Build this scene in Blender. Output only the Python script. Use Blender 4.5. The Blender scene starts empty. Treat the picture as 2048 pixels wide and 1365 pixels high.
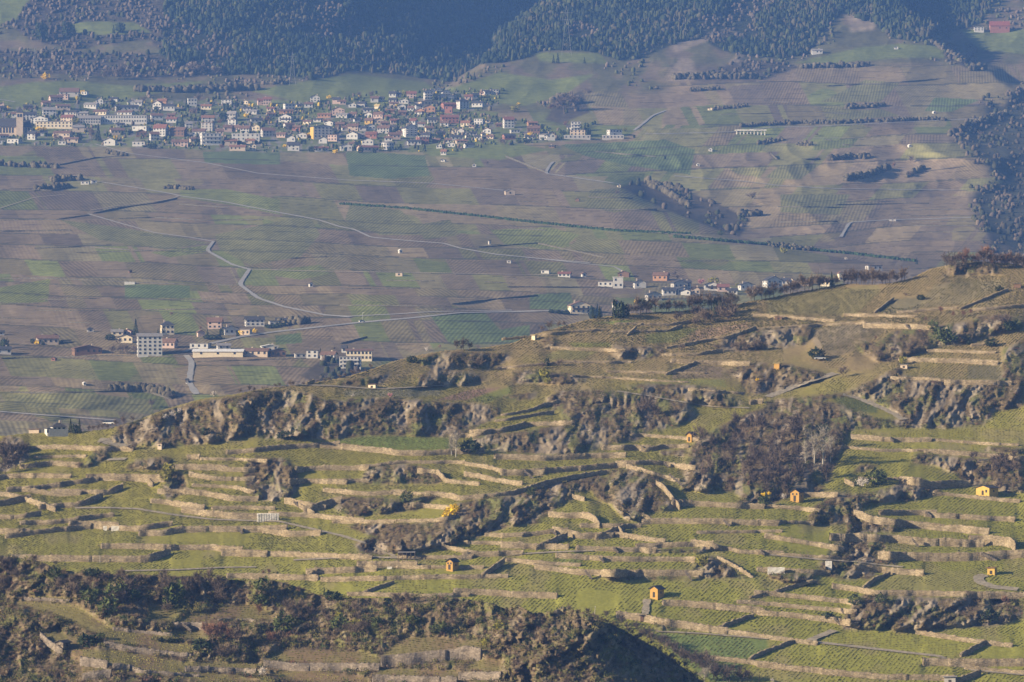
import bpy, math, random
import numpy as np
from mathutils import Vector

SC = bpy.context.scene
COL = SC.collection
rng = np.random.default_rng(7)
random.seed(7)

# ------------------------------------------------------------------ camera, sky, sun, exposure
F = 9000.0            # focal length in photo pixels (2048 wide): a long telephoto lens
VH = 650.0            # photo row of the horizon
cam_d = bpy.data.cameras.new('camera')
cam_d.sensor_fit = 'HORIZONTAL'; cam_d.sensor_width = 36.0
cam_d.lens = 36.0 * F / 2048.0
cam_d.shift_y = (VH - 682.5) / 2048.0
cam_d.clip_start = 1.0; cam_d.clip_end = 30000.0
cam = bpy.data.objects.new('camera', cam_d); COL.objects.link(cam)
cam.location = (0, 0, 0); cam.rotation_euler = (math.radians(90), 0, 0)
SC.camera = cam

SUN_DIR = Vector((-0.88, -0.33, 0.34)).normalized()
SUN_EL = math.asin(SUN_DIR.z); SUN_AZ = math.atan2(SUN_DIR.x, SUN_DIR.y)
W = bpy.data.worlds.new('World'); SC.world = W; W.use_nodes = True
_n = W.node_tree.nodes; _l = W.node_tree.links
_bg = _n.get('Background'); _sky = _n.new('ShaderNodeTexSky')
_sky.sky_type = 'NISHITA'; _sky.sun_disc = False
_sky.sun_elevation = SUN_EL; _sky.sun_rotation = SUN_AZ
_l.new(_sky.outputs[0], _bg.inputs[0]); _bg.inputs[1].default_value = 0.05
sun_d = bpy.data.lights.new('sun', 'SUN'); sun_d.energy = 5.0; sun_d.angle = math.radians(0.5)
sun_d.color = (1.0, 0.81, 0.56)
sun = bpy.data.objects.new('sun', sun_d); COL.objects.link(sun)
sun.rotation_euler = SUN_DIR.to_track_quat('Z', 'Y').to_euler()
sun.location = (-500, -200, 400)
SC.view_settings.view_transform = 'Standard'; SC.view_settings.look = 'None'
SC.view_settings.gamma = 1.0; SC.view_settings.exposure = 1.13
SC.render.film_transparent = False
try:
    SC.cycles.use_denoising = True; SC.cycles.denoiser = 'OPENIMAGEDENOISE'
    SC.cycles.max_bounces = 5; SC.cycles.diffuse_bounces = 2; SC.cycles.glossy_bounces = 1
    SC.cycles.transmission_bounces = 1; SC.cycles.volume_bounces = 1; SC.cycles.transparent_max_bounces = 4
    SC.cycles.caustics_reflective = False; SC.cycles.caustics_refractive = False
except Exception:
    pass

HAZE_DENSITY = 0.000070
HAZE_COLOR = (0.17, 0.38, 1.0)
HAZE_ABSORB = (0.0, 0.0, 0.0)

# ------------------------------------------------------------------ numpy helpers
def _hash(ix, iy, seed):
    h = (ix.astype(np.int64) * 374761393 + iy.astype(np.int64) * 668265263 + seed * 974634777) & 0xFFFFFFFF
    h = ((h ^ (h >> 13)) * 1274126177) & 0xFFFFFFFF
    h = (h ^ (h >> 16)) & 0xFFFFFFFF
    return h.astype(np.float64) / 4294967295.0

def vnoise(x, y, seed=0):
    ix = np.floor(x); iy = np.floor(y); fx = x - ix; fy = y - iy
    fx = fx * fx * (3 - 2 * fx); fy = fy * fy * (3 - 2 * fy)
    a = _hash(ix, iy, seed); b = _hash(ix + 1, iy, seed); c = _hash(ix, iy + 1, seed); d = _hash(ix + 1, iy + 1, seed)
    return (a * (1 - fx) + b * fx) * (1 - fy) + (c * (1 - fx) + d * fx) * fy

def fbm(x, y, seed=0, octv=4, gain=0.5):
    s = 0.0; a = 1.0; t = 0.0
    for k in range(octv):
        s = s + a * vnoise(x * 2 ** k, y * 2 ** k, seed + 17 * k); t += a; a *= gain
    return s / t

def ridged(x, y, seed=0, octv=4):
    s = 0.0; a = 1.0; t = 0.0
    for k in range(octv):
        s = s + a * (1 - np.abs(2 * vnoise(x * 2 ** k, y * 2 ** k, seed + 31 * k) - 1)); t += a; a *= 0.5
    return s / t

def blur1(a, n, axis):
    if n < 1: return a
    p = [(0, 0), (0, 0)]; p[axis] = (n + 1, n)
    c = np.cumsum(np.pad(a, p, mode='edge'), axis=axis)
    k = 2 * n + 1
    if axis == 0: return (c[k:] - c[:-k]) / k
    return (c[:, k:] - c[:, :-k]) / k

def blur(a, nv, nu, it=3):
    for _ in range(it):
        a = blur1(a, nv, 0); a = blur1(a, nu, 1)
    return a

class Sheet:
    """A piece of terrain: depth D along the view for every (u, v); rows run from low to high on the slope."""
    def __init__(s, u0, u1, du, vbot, vtop, dv):
        s.U = np.arange(u0, u1 + du, du); s.V = np.arange(vbot, vtop - dv, -dv); s.du = du; s.dv = dv
        s.gu, s.gv = np.meshgrid(s.U, s.V)
        s.D = None
    def sub(s, pts, pad=3):
        us = [p[0] for p in pts]; vs = [p[1] for p in pts]
        c0 = max(0, int((min(us) - pad - s.U[0]) / s.du)); c1 = min(len(s.U), int((max(us) + pad - s.U[0]) / s.du) + 2)
        r0 = max(0, int((s.V[0] - max(vs) - pad) / s.dv)); r1 = min(len(s.V), int((s.V[0] - min(vs) + pad) / s.dv) + 2)
        return r0, r1, c0, c1
    def fill(s, m, pts, val=1.0):
        r0, r1, c0, c1 = s.sub(pts)
        if r1 <= r0 or c1 <= c0: return
        ins = inpoly(s.gu[r0:r1, c0:c1], s.gv[r0:r1, c0:c1], pts)
        m[r0:r1, c0:c1][ins] = val
    def line(s, m, pts, wid, val=1.0):
        r0, r1, c0, c1 = s.sub(pts, wid + 2)
        if r1 <= r0 or c1 <= c0: return
        u = s.gu[r0:r1, c0:c1]; v = s.gv[r0:r1, c0:c1]; d = np.full(u.shape, 1e9)
        for (ax, ay), (bx, by) in zip(pts[:-1], pts[1:]):
            L = (bx - ax) ** 2 + (by - ay) ** 2 + 1e-9
            t = np.clip(((u - ax) * (bx - ax) + (v - ay) * (by - ay)) / L, 0, 1)
            d = np.minimum(d, np.hypot(u - ax - t * (bx - ax), v - ay - t * (by - ay)))
        m[r0:r1, c0:c1][d < wid] = val
    def samp(s, arr, u, v):
        u = np.asarray(u, float); v = np.asarray(v, float)
        x = np.clip((u - s.U[0]) / s.du, 0, len(s.U) - 1.001); y = np.clip((s.V[0] - v) / s.dv, 0, len(s.V) - 1.001)
        i = x.astype(int); j = y.astype(int); a = x - i; b = y - j
        return (arr[j, i] * (1 - a) + arr[j, i + 1] * a) * (1 - b) + (arr[j + 1, i] * (1 - a) + arr[j + 1, i + 1] * a) * b
    def at(s, u, v):
        d = s.samp(s.D, u, v); return ray(u, v, d)
    def pt(s, u, v):
        p = s.at(u, v); return Vector((float(p[0]), float(p[1]), float(p[2])))

def ray(u, v, d):
    u = np.asarray(u, float); v = np.asarray(v, float)
    return np.stack([(u - 1024.0) / F * d, d + 0 * u, (VH - v) / F * d], -1)

def inpoly(u, v, pts):
    ins = np.zeros(u.shape, bool); n = len(pts); j = n - 1
    for i in range(n):
        xi, yi = pts[i]; xj, yj = pts[j]
        c = ((yi > v) != (yj > v)) & (u < (xj - xi) * (v - yi) / ((yj - yi) + 1e-12) + xi)
        ins ^= c; j = i
    return ins

TL = {'A': (0, 840, 4), 'B': (512, 840, 4), 'C': (1024, 840, 4), 'D': (1536, 840, 4), 'E': (0, 1100, 4), 'F': (512, 1100, 4),
      'G': (1024, 1100, 4), 'H': (1536, 1100, 4), 'I': (512, 600, 4), 'J': (1024, 560, 4), 'K': (1536, 500, 4), 'S': (0, 0, 1),
      'P': (0, 0, 2.904), 'Q': (680, 0, 2.904), 'R': (1348, 0, 2.904), 'L': (0, 450, 2.904), 'M': (680, 450, 2.904), 'N': (1348, 450, 2.904),
      'v': (0, 160, 6.827), 'w': (300, 160, 6.827), 'x': (560, 160, 6.827), 'y': (820, 160, 6.827), 'z': (1040, 200, 6.827)}
def tp(t, x, y):
    o = TL[t]; return (o[0] + x / o[2], o[1] + y / o[2])
def parse(txt):
    """'A 20,640 150,620 ; 45' -> ([(u,v)...], [numbers]) in photo pixels; a tile letter may change midway."""
    head, _, tail = txt.partition(';'); out = []; t = 'S'
    for w in head.split():
        if len(w) == 1 and w in TL: t = w; continue
        x, y = w.split(','); out.append(tp(t, float(x), float(y)))
    return out, [float(q) for q in tail.split()]
def lines(block):
    return [parse(q) for q in block.strip().splitlines() if q.strip()]
def resample(pts, step):
    out = []
    for (a, b), (c, d) in zip(pts[:-1], pts[1:]):
        n = max(1, int(math.hypot(c - a, d - b) / step))
        for k in range(n): out.append((a + (c - a) * k / n, b + (d - b) * k / n))
    out.append(pts[-1]); return out

# ------------------------------------------------------------------ object helpers
def link(o, parent=None):
    COL.objects.link(o)
    if parent is not None: o.parent = parent
    return o
def tag(o, label=None, cat=None, group=None, kind=None):
    if label: o['label'] = label
    if cat: o['category'] = cat
    if group: o['group'] = group
    if kind: o['kind'] = kind
    return o
def empty(name, loc, rz=0.0):
    o = bpy.data.objects.new(name, None); o.location = loc; o.rotation_euler = (0, 0, rz); o.empty_display_size = 0.5
    return link(o)
def me_py(name, verts, faces, mat, smooth=False):
    me = bpy.data.meshes.new(name); me.from_pydata(verts, [], faces); me.materials.append(mat)
    if smooth: me.polygons.foreach_set('use_smooth', [True] * len(me.polygons))
    me.update(); return me
def me_np(name, verts, faces, mat, smooth=False, col=None, extra=None):
    """verts (n,3), faces (m,k) with constant k, optional per-point colour"""
    verts = np.ascontiguousarray(verts, np.float32); faces = np.ascontiguousarray(faces, np.int32); k = faces.shape[1]
    me = bpy.data.meshes.new(name)
    me.vertices.add(len(verts)); me.vertices.foreach_set('co', verts.ravel())
    me.loops.add(faces.size); me.loops.foreach_set('vertex_index', faces.ravel())
    me.polygons.add(len(faces)); me.polygons.foreach_set('loop_start', np.arange(0, faces.size, k, dtype=np.int32))
    me.polygons.foreach_set('loop_total', np.full(len(faces), k, np.int32))
    if smooth: me.polygons.foreach_set('use_smooth', np.ones(len(faces), bool))
    me.update(calc_edges=True)
    if col is not None:
        a = me.attributes.new('Col', 'FLOAT_COLOR', 'POINT')
        c4 = np.ones((len(verts), 4), np.float32); c4[:, :3] = col; a.data.foreach_set('color', c4.ravel())
    for nm, arr in (extra or {}).items():
        a = me.attributes.new(nm, 'FLOAT', 'POINT'); a.data.foreach_set('value', np.ascontiguousarray(arr, np.float32).ravel())
    me.materials.append(mat); return me
def ob(name, me, parent=None, loc=None):
    o = bpy.data.objects.new(name, me)
    if loc is not None: o.location = loc
    return link(o, parent)

# ------------------------------------------------------------------ materials
def nt(name):
    m = bpy.data.materials.new(name); m.use_nodes = True
    return m, m.node_tree.nodes, m.node_tree.links, m.node_tree.nodes['Principled BSDF']
def mat_plain(name, col, rough=0.85, var=0.25, scale=1.5, bump=0.0, spec=0.2):
    m, n, l, b = nt(name)
    tc = n.new('ShaderNodeTexCoord'); nz = n.new('ShaderNodeTexNoise'); nz.inputs['Scale'].default_value = scale
    nz.inputs['Detail'].default_value = 4; l.new(tc.outputs['Object'], nz.inputs['Vector'])
    r = n.new('ShaderNodeMapRange'); r.inputs[1].default_value = 0.3; r.inputs[2].default_value = 0.7
    r.inputs[3].default_value = 1 - var; r.inputs[4].default_value = 1 + var; l.new(nz.outputs[0], r.inputs[0])
    mx = n.new('ShaderNodeVectorMath'); mx.operation = 'SCALE'; mx.inputs[0].default_value = col
    l.new(r.outputs[0], mx.inputs['Scale']); l.new(mx.outputs[0], b.inputs['Base Color'])
    b.inputs['Roughness'].default_value = rough; b.inputs['Specular IOR Level'].default_value = spec
    if bump:
        bp = n.new('ShaderNodeBump'); bp.inputs['Strength'].default_value = bump; bp.inputs['Distance'].default_value = 0.2
        l.new(nz.outputs[0], bp.inputs['Height']); l.new(bp.outputs[0], b.inputs['Normal'])
    return m
def mat_attr(name, rough=0.95, var=0.35, scale=0.6, bump=0.4, bdist=0.6, rows=False, trans=0.0):
    """land cover or plant colour from the mesh, broken up by noise; optional vine-row stripes measured on the ground"""
    m, n, l, b = nt(name)
    at = n.new('ShaderNodeAttribute'); at.attribute_name = 'Col'
    tc = n.new('ShaderNodeTexCoord'); nz = n.new('ShaderNodeTexNoise'); nz.inputs['Scale'].default_value = scale
    nz.inputs['Detail'].default_value = 5; nz.inputs['Roughness'].default_value = 0.65; l.new(tc.outputs['Object'], nz.inputs['Vector'])
    r = n.new('ShaderNodeMapRange'); r.inputs[1].default_value = 0.3; r.inputs[2].default_value = 0.7
    r.inputs[3].default_value = 1 - var; r.inputs[4].default_value = 1 + var; l.new(nz.outputs[0], r.inputs[0])
    fac = r.outputs[0]
    if rows:
        ph = n.new('ShaderNodeAttribute'); ph.attribute_name = 'Row'; am = n.new('ShaderNodeAttribute'); am.attribute_name = 'RowAmt'
        s1 = n.new('ShaderNodeMath'); s1.operation = 'SINE'; l.new(ph.outputs['Fac'], s1.inputs[0])
        s2 = n.new('ShaderNodeMath'); s2.operation = 'MULTIPLY'; l.new(s1.outputs[0], s2.inputs[0]); l.new(am.outputs['Fac'], s2.inputs[1])
        s3 = n.new('ShaderNodeMath'); s3.operation = 'ADD'; s3.inputs[1].default_value = 1.0; l.new(s2.outputs[0], s3.inputs[0])
        s4 = n.new('ShaderNodeMath'); s4.operation = 'MULTIPLY'; l.new(s3.outputs[0], s4.inputs[0]); l.new(fac, s4.inputs[1]); fac = s4.outputs[0]
    mx = n.new('ShaderNodeVectorMath'); mx.operation = 'SCALE'; l.new(at.outputs['Color'], mx.inputs[0])
    l.new(fac, mx.inputs['Scale']); l.new(mx.outputs[0], b.inputs['Base Color'])
    b.inputs['Roughness'].default_value = rough; b.inputs['Specular IOR Level'].default_value = 0.1
    if bump:
        bp = n.new('ShaderNodeBump'); bp.inputs['Strength'].default_value = bump; bp.inputs['Distance'].default_value = bdist
        l.new(nz.outputs[0], bp.inputs['Height']); l.new(bp.outputs[0], b.inputs['Normal'])
    return m
def mat_stone(name, c1, c2, scale=1.1):
    m, n, l, b = nt(name)
    tc = n.new('ShaderNodeTexCoord'); mp = n.new('ShaderNodeMapping'); mp.inputs['Scale'].default_value = (1, 1, 1.8)
    l.new(tc.outputs['Object'], mp.inputs[0])
    vo = n.new('ShaderNodeTexVoronoi'); vo.inputs['Scale'].default_value = scale * 1.6; l.new(mp.outputs[0], vo.inputs['Vector'])
    nz = n.new('ShaderNodeTexNoise'); nz.inputs['Scale'].default_value = 0.35; nz.inputs['Detail'].default_value = 5; l.new(mp.outputs[0], nz.inputs['Vector'])
    cr = n.new('ShaderNodeMix'); cr.data_type = 'RGBA'; cr.inputs[6].default_value = (*c1, 1); cr.inputs[7].default_value = (*c2, 1)
    r = n.new('ShaderNodeMapRange'); r.inputs[1].default_value = 0.35; r.inputs[2].default_value = 0.65; l.new(nz.outputs[0], r.inputs[0]); l.new(r.outputs[0], cr.inputs[0])
    sp = n.new('ShaderNodeSeparateColor'); l.new(vo.outputs['Color'], sp.inputs[0])
    r2 = n.new('ShaderNodeMapRange'); r2.inputs[3].default_value = 0.65; r2.inputs[4].default_value = 1.25; l.new(sp.outputs[0], r2.inputs[0])
    mx = n.new('ShaderNodeVectorMath'); mx.operation = 'SCALE'; l.new(cr.outputs[2], mx.inputs[0]); l.new(r2.outputs[0], mx.inputs['Scale'])
    l.new(mx.outputs[0], b.inputs['Base Color']); b.inputs['Roughness'].default_value = 0.95; b.inputs['Specular IOR Level'].default_value = 0.1
    bp = n.new('ShaderNodeBump'); bp.inputs['Strength'].default_value = 0.7; bp.inputs['Distance'].default_value = 0.15
    l.new(vo.outputs['Distance'], bp.inputs['Height']); l.new(bp.outputs[0], b.inputs['Normal'])
    return m

M_FAR = mat_attr('far_land', var=0.22, scale=0.12, bump=0.35, bdist=1.5, rows=True)
M_FORE = mat_attr('hill_land', var=0.2, scale=0.9, bump=0.5, bdist=0.4)
M_PLANT = mat_attr('plant', var=0.2, scale=1.5, bump=0.0)
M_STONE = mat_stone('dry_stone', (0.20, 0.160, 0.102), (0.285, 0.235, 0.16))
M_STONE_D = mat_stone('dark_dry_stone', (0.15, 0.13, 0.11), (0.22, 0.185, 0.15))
M_STONE_W = mat_stone('pale_concrete', (0.62, 0.60, 0.56), (0.70, 0.68, 0.64), 0.5)
M_BANK = mat_stone('shaded_bank_stone', (0.075, 0.07, 0.055), (0.12, 0.11, 0.085))  # stone darkened so its colour carries the far walls' shade and plant cover
M_TRACK = mat_plain('gravel_track', (0.25, 0.22, 0.17), var=0.3, scale=0.8)
M_ASPHALT = mat_plain('pale_asphalt', (0.25, 0.245, 0.24), var=0.15, scale=0.3)
M_BARK = mat_plain('bark', (0.12, 0.095, 0.075), var=0.3, scale=3)
M_BARKPALE = mat_plain('pale_bark', (0.34, 0.32, 0.28), var=0.25, scale=3)
M_GLASS = mat_plain('window_glass', (0.03, 0.035, 0.045), rough=0.25, var=0.2, spec=0.5)
M_METAL = mat_plain('grey_metal', (0.35, 0.36, 0.37), rough=0.5, var=0.15)
M_PYLON = mat_plain('dull_steel', (0.16, 0.165, 0.17), rough=0.6, var=0.1)
M_DARKWOOD = mat_plain('dark_wood', (0.05, 0.042, 0.036), var=0.3, scale=4)
# ------------------------------------------------------------------ traced lie of the land (photo pixels, by picture tile)
FORE_SKY = parse('S -300,935 -100,905 0,872 60,866 150,864 215,858 240,850 270,842 330,818 400,798 470,788 530,776 594,770 624,765 687,755 737,740 787,722 837,710 887,701 962,696 1024,686 1064,669 1129,651 1169,640 1214,632 1274,626 1350,622 1449,615 1486,605 1536,596 1596,583 1636,577 1686,567 1751,569 1786,565 1823,556 1861,537 1891,531 1926,521 1986,523 2048,529 2160,520 2330,505')[0]
SPUR_SKY = parse('S -300,1090 -100,1104 0,1110 75,1122 130,1141 225,1148 300,1150 380,1153 512,1162 530,1158 560,1163 590,1172 640,1191 700,1196 740,1196 850,1193 920,1196 985,1206 1010,1217 1040,1212 1065,1226 1105,1223 1125,1212 1150,1220 1175,1228 1200,1240 1240,1256 1275,1275 1320,1300 1360,1330 1390,1352 1420,1380 1500,1450')[0]
# terrace walls: top line ; height (tile pixels).  One line is one wall.
WALLS_TXT = '''
A 20,640 90,630 160,612;45
A 168,608 280,640 390,682;34
A 400,672 480,667 600,662 680,645 770,605;40
A 330,560 400,572 490,580 560,575;36
A 500,555 640,555 860,562 930,535;36
A 270,527 400,515 540,490 700,466;38
A 0,440 120,430 200,428 480,433;36
A 280,347 400,332 530,337;34
A 535,350 640,355;26
A 260,206 440,200 640,206 800,212;34
A 410,287 600,282;18
A 780,432 950,430 1150,436;60
A 1180,465 1225,490;52
A 1420,357 1580,360 1730,362;42
A 1740,366 1850,380 1950,380;40
A 1495,280 1600,277;34
A 1690,305 1850,308 2048,312;18
A 1600,432 1740,456 1950,456;34
A 1690,520 1900,530 1950,545;22
A 1430,556 1560,560;36
A 1560,558 1720,580 1840,610 1980,612;42
A 1420,652 1550,672;36
A 1780,692 1970,690 2048,692;24
A 1540,706 1700,730 1900,750 2048,748;48
A 250,806 440,802 560,786 650,772;34
A 0,757 130,762 240,742;34
A 640,806 860,816;62
A 890,836 970,842 1080,852 1275,822;44
A 0,870 150,872;38
A 130,902 280,882 440,862 640,842;38
A 1200,882 1280,882 1450,852 1600,850 1760,850 1900,850 2048,852;52
A 1090,992 1400,1000 1700,1000 1850,1012;44
A 1860,1037 2048,1042;56
B 0,1047 170,1052 600,1067 840,1077;42
A 290,1082 500,1082 800,1086 1000,1092 1180,1086 1280,1052;54
B 190,737 460,747 740,777;34
B 300,647 380,695 470,740;20
B 330,642 400,656 470,668;44
B 470,668 600,632;62
B 350,472 530,472 640,477;38
B 410,372 510,367 700,367;38
B 650,477 820,472;28
B 690,557 780,567 900,577 1110,562;34
B 1120,557 1190,577;28
B 1190,577 1400,582;24
B 1440,577 1560,587 1630,612 1740,602;36
B 1740,606 2048,572 C 300,482 500,442 690,412;30
B 770,202 850,212 1040,227 1150,247 1330,247 1560,237;42
B 580,192 765,206;38
B 10,222 180,202 380,192 580,178;36
B 1000,347 1150,327 1580,327;24
B 1640,112 1760,107 1800,96;32
B 1800,77 1940,72 2048,50 C 100,20 400,12;34
B 1760,347 1850,362 1990,397 2048,402;28
B 1830,442 1920,462 1980,472;38
B 1380,397 1450,402 1520,476 1700,492;28
B 1340,672 1480,682;28
B 700,802 900,802 1090,797 1430,792 1500,777;26
B 140,872 260,892 380,888;46
B 0,852 160,842;50
B 1920,907 2048,907;28
B 1800,972 2048,974;28
B 1570,1012 1740,1047;28
B 1740,1057 1900,1052 2048,1047;42
B 1270,1087 1640,1087;28
B 1640,1085 1740,1082;28
B 900,1132 1200,1132;52
B 1210,1167 1540,1167;26
B 490,1187 880,1167;52
B 410,1242 490,1187;48
B 0,1232 410,1242;42
B 720,1257 1000,1252 1420,1242;34
B 1425,1242 1800,1237;34
B 1800,1237 1990,1112;28
B 900,1360 1050,1306;14
F 900,342 1300,352 1620,347;28
F 1670,312 1880,322 2048,332 G 110,337;46
C 0,397 170,397;52
C 170,392 470,372 830,342;46
C 920,327 1180,327 1380,357;34
C 1000,377 1140,417 1240,447;28
C 1150,487 1200,512 1240,562 1290,622 1340,692;34
C 1290,622 1370,652;50
C 1370,647 1620,657 1790,667;42
C 1020,207 1060,227 1200,197 1370,192;36
C 810,202 1020,202;44
C 0,277 250,287 640,267 820,262;46
C 1040,112 1250,127 1410,137;22
C 480,592 580,622;32
C 320,737 450,747 600,742 660,772 700,832;42
C 700,832 850,832;32
C 0,907 180,897 360,872;32
C 360,867 410,867;46
C 410,872 560,907 720,902;48
C 720,902 850,852;42
C 850,852 895,922;28
C 895,907 1080,937 1140,945;34
C 0,987 240,992;42
C 240,987 390,927;38
C 650,1012 850,1017 1070,1022;38
C 1080,987 1300,982 1520,972;42
C 1520,972 1700,1012 1850,1042 2048,1047;28
C 550,1077 720,1092 1000,1097 1380,1097;40
C 1040,747 1130,792;44
C 1130,792 1400,787 1690,792 2048,807;44
D 0,802 280,812;20
C 1730,887 1980,882;22
D 60,922 300,962 520,1002;36
C 40,1112 270,1132;28
C 270,1162 580,1202 900,1202;44
C 900,1202 1440,1202;48
D 0,1057 250,1077 490,1092;20
D 130,1187 410,1202;34
C 1640,1088 1780,1160 1930,1250;16
D 770,122 1000,142 1190,142;38
D 1400,157 1790,182;18
D 650,212 900,237 1160,237;16
D 1340,237 1700,262 2048,292;36
D 610,467 690,507;28
D 910,462 1140,462;18
D 1140,462 1310,492 1530,482;62
D 1410,582 1880,627;26
D 310,582 470,582;38
D 60,682 330,702;26
D 980,722 1260,722;42
D 1340,742 1760,767;42
D 740,732 830,767 1000,792 1340,832 1680,862;56
D 700,912 1000,922 1250,947 1640,957;66
D 1640,922 1940,942 1980,992;76
D 970,1052 1350,1067 1700,1062 1980,1042;72
D 780,1162 980,1182;52
H 760,302 860,322 1170,327 1920,337;46
H 760,300 860,225 980,177;14
H 60,337 300,362 640,397;34
H 60,326 270,262;14
H 0,417 300,447 620,472;28
H 0,487 300,517 570,552;38
G 1080,522 1300,562 1640,612;56
G 1640,625 2048,682 H 310,722;34
G 1640,617 1880,530;18
G 1470,412 1700,432 1920,452;52
H 1300,657 1570,702 1710,722;32
H 1540,832 1750,722;26
H 1490,872 1750,872 2048,872;62
H 1660,937 2048,972;24
H 0,902 540,962 950,997 1410,1005;42
G 1850,872 2048,897;38
H 1510,1032 1650,982;36
G 1890,872 2048,792;14
H 0,797 150,742;14
J 400,537 560,547 820,552;18
J 1010,347 1240,352 1310,342;12
J 950,407 1240,402 1310,377;10
J 920,442 1000,372;6
J 1380,512 1500,487 1750,447 1900,392;12
J 1290,592 1480,592 1580,572;14
J 1280,732 1440,667;8
J 1050,732 1280,737;12
J 30,687 400,652 820,652;14
J 560,767 850,782 1160,802;10
J 1440,642 1750,652;30
J 0,1062 120,1042 230,1002 300,982;14
J 0,1102 230,1062;18
J 1500,872 1720,892;14
J 1900,962 2010,952;40
J 200,440 420,412 600,400;10
I 400,670 470,640;14
K 130,527 380,547;18
K 840,517 1010,522;16
K 850,502 1010,382;5
K 1185,482 1350,467;16
K 980,592 1120,597 1270,602;36
K 1580,452 1870,332;8
K 1750,462 2048,437;22
K 1360,797 1620,807;18
K 1620,757 1730,747;18
K 1140,862 1560,872 1720,882;36
K 1070,1017 1250,1022 1480,1042;18
K 1500,1042 1860,1047;36
K 0,622 300,602 660,582;12
'''
SPUR_WALLS_TXT = '''
F 60,882 300,907 430,910;58
F 430,910 990,907;54
F 1000,847 1460,802 1700,777 1800,782;92
F 930,1002 1050,1007 1610,1022;55
F 1620,977 1960,982;56
E 320,660 380,720 500,800;34
E 640,860 860,890;56
E 900,912 1030,922;44
E 1030,922 1130,965 1600,1000;18
E 1480,932 2048,952;40
E 660,990 890,960;60
E 830,727 1100,787 1530,832;36
E 900,622 1380,672;18
E 1390,580 1650,585;50
E 1740,550 2048,555;14
E 190,382 560,402;10
'''
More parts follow.
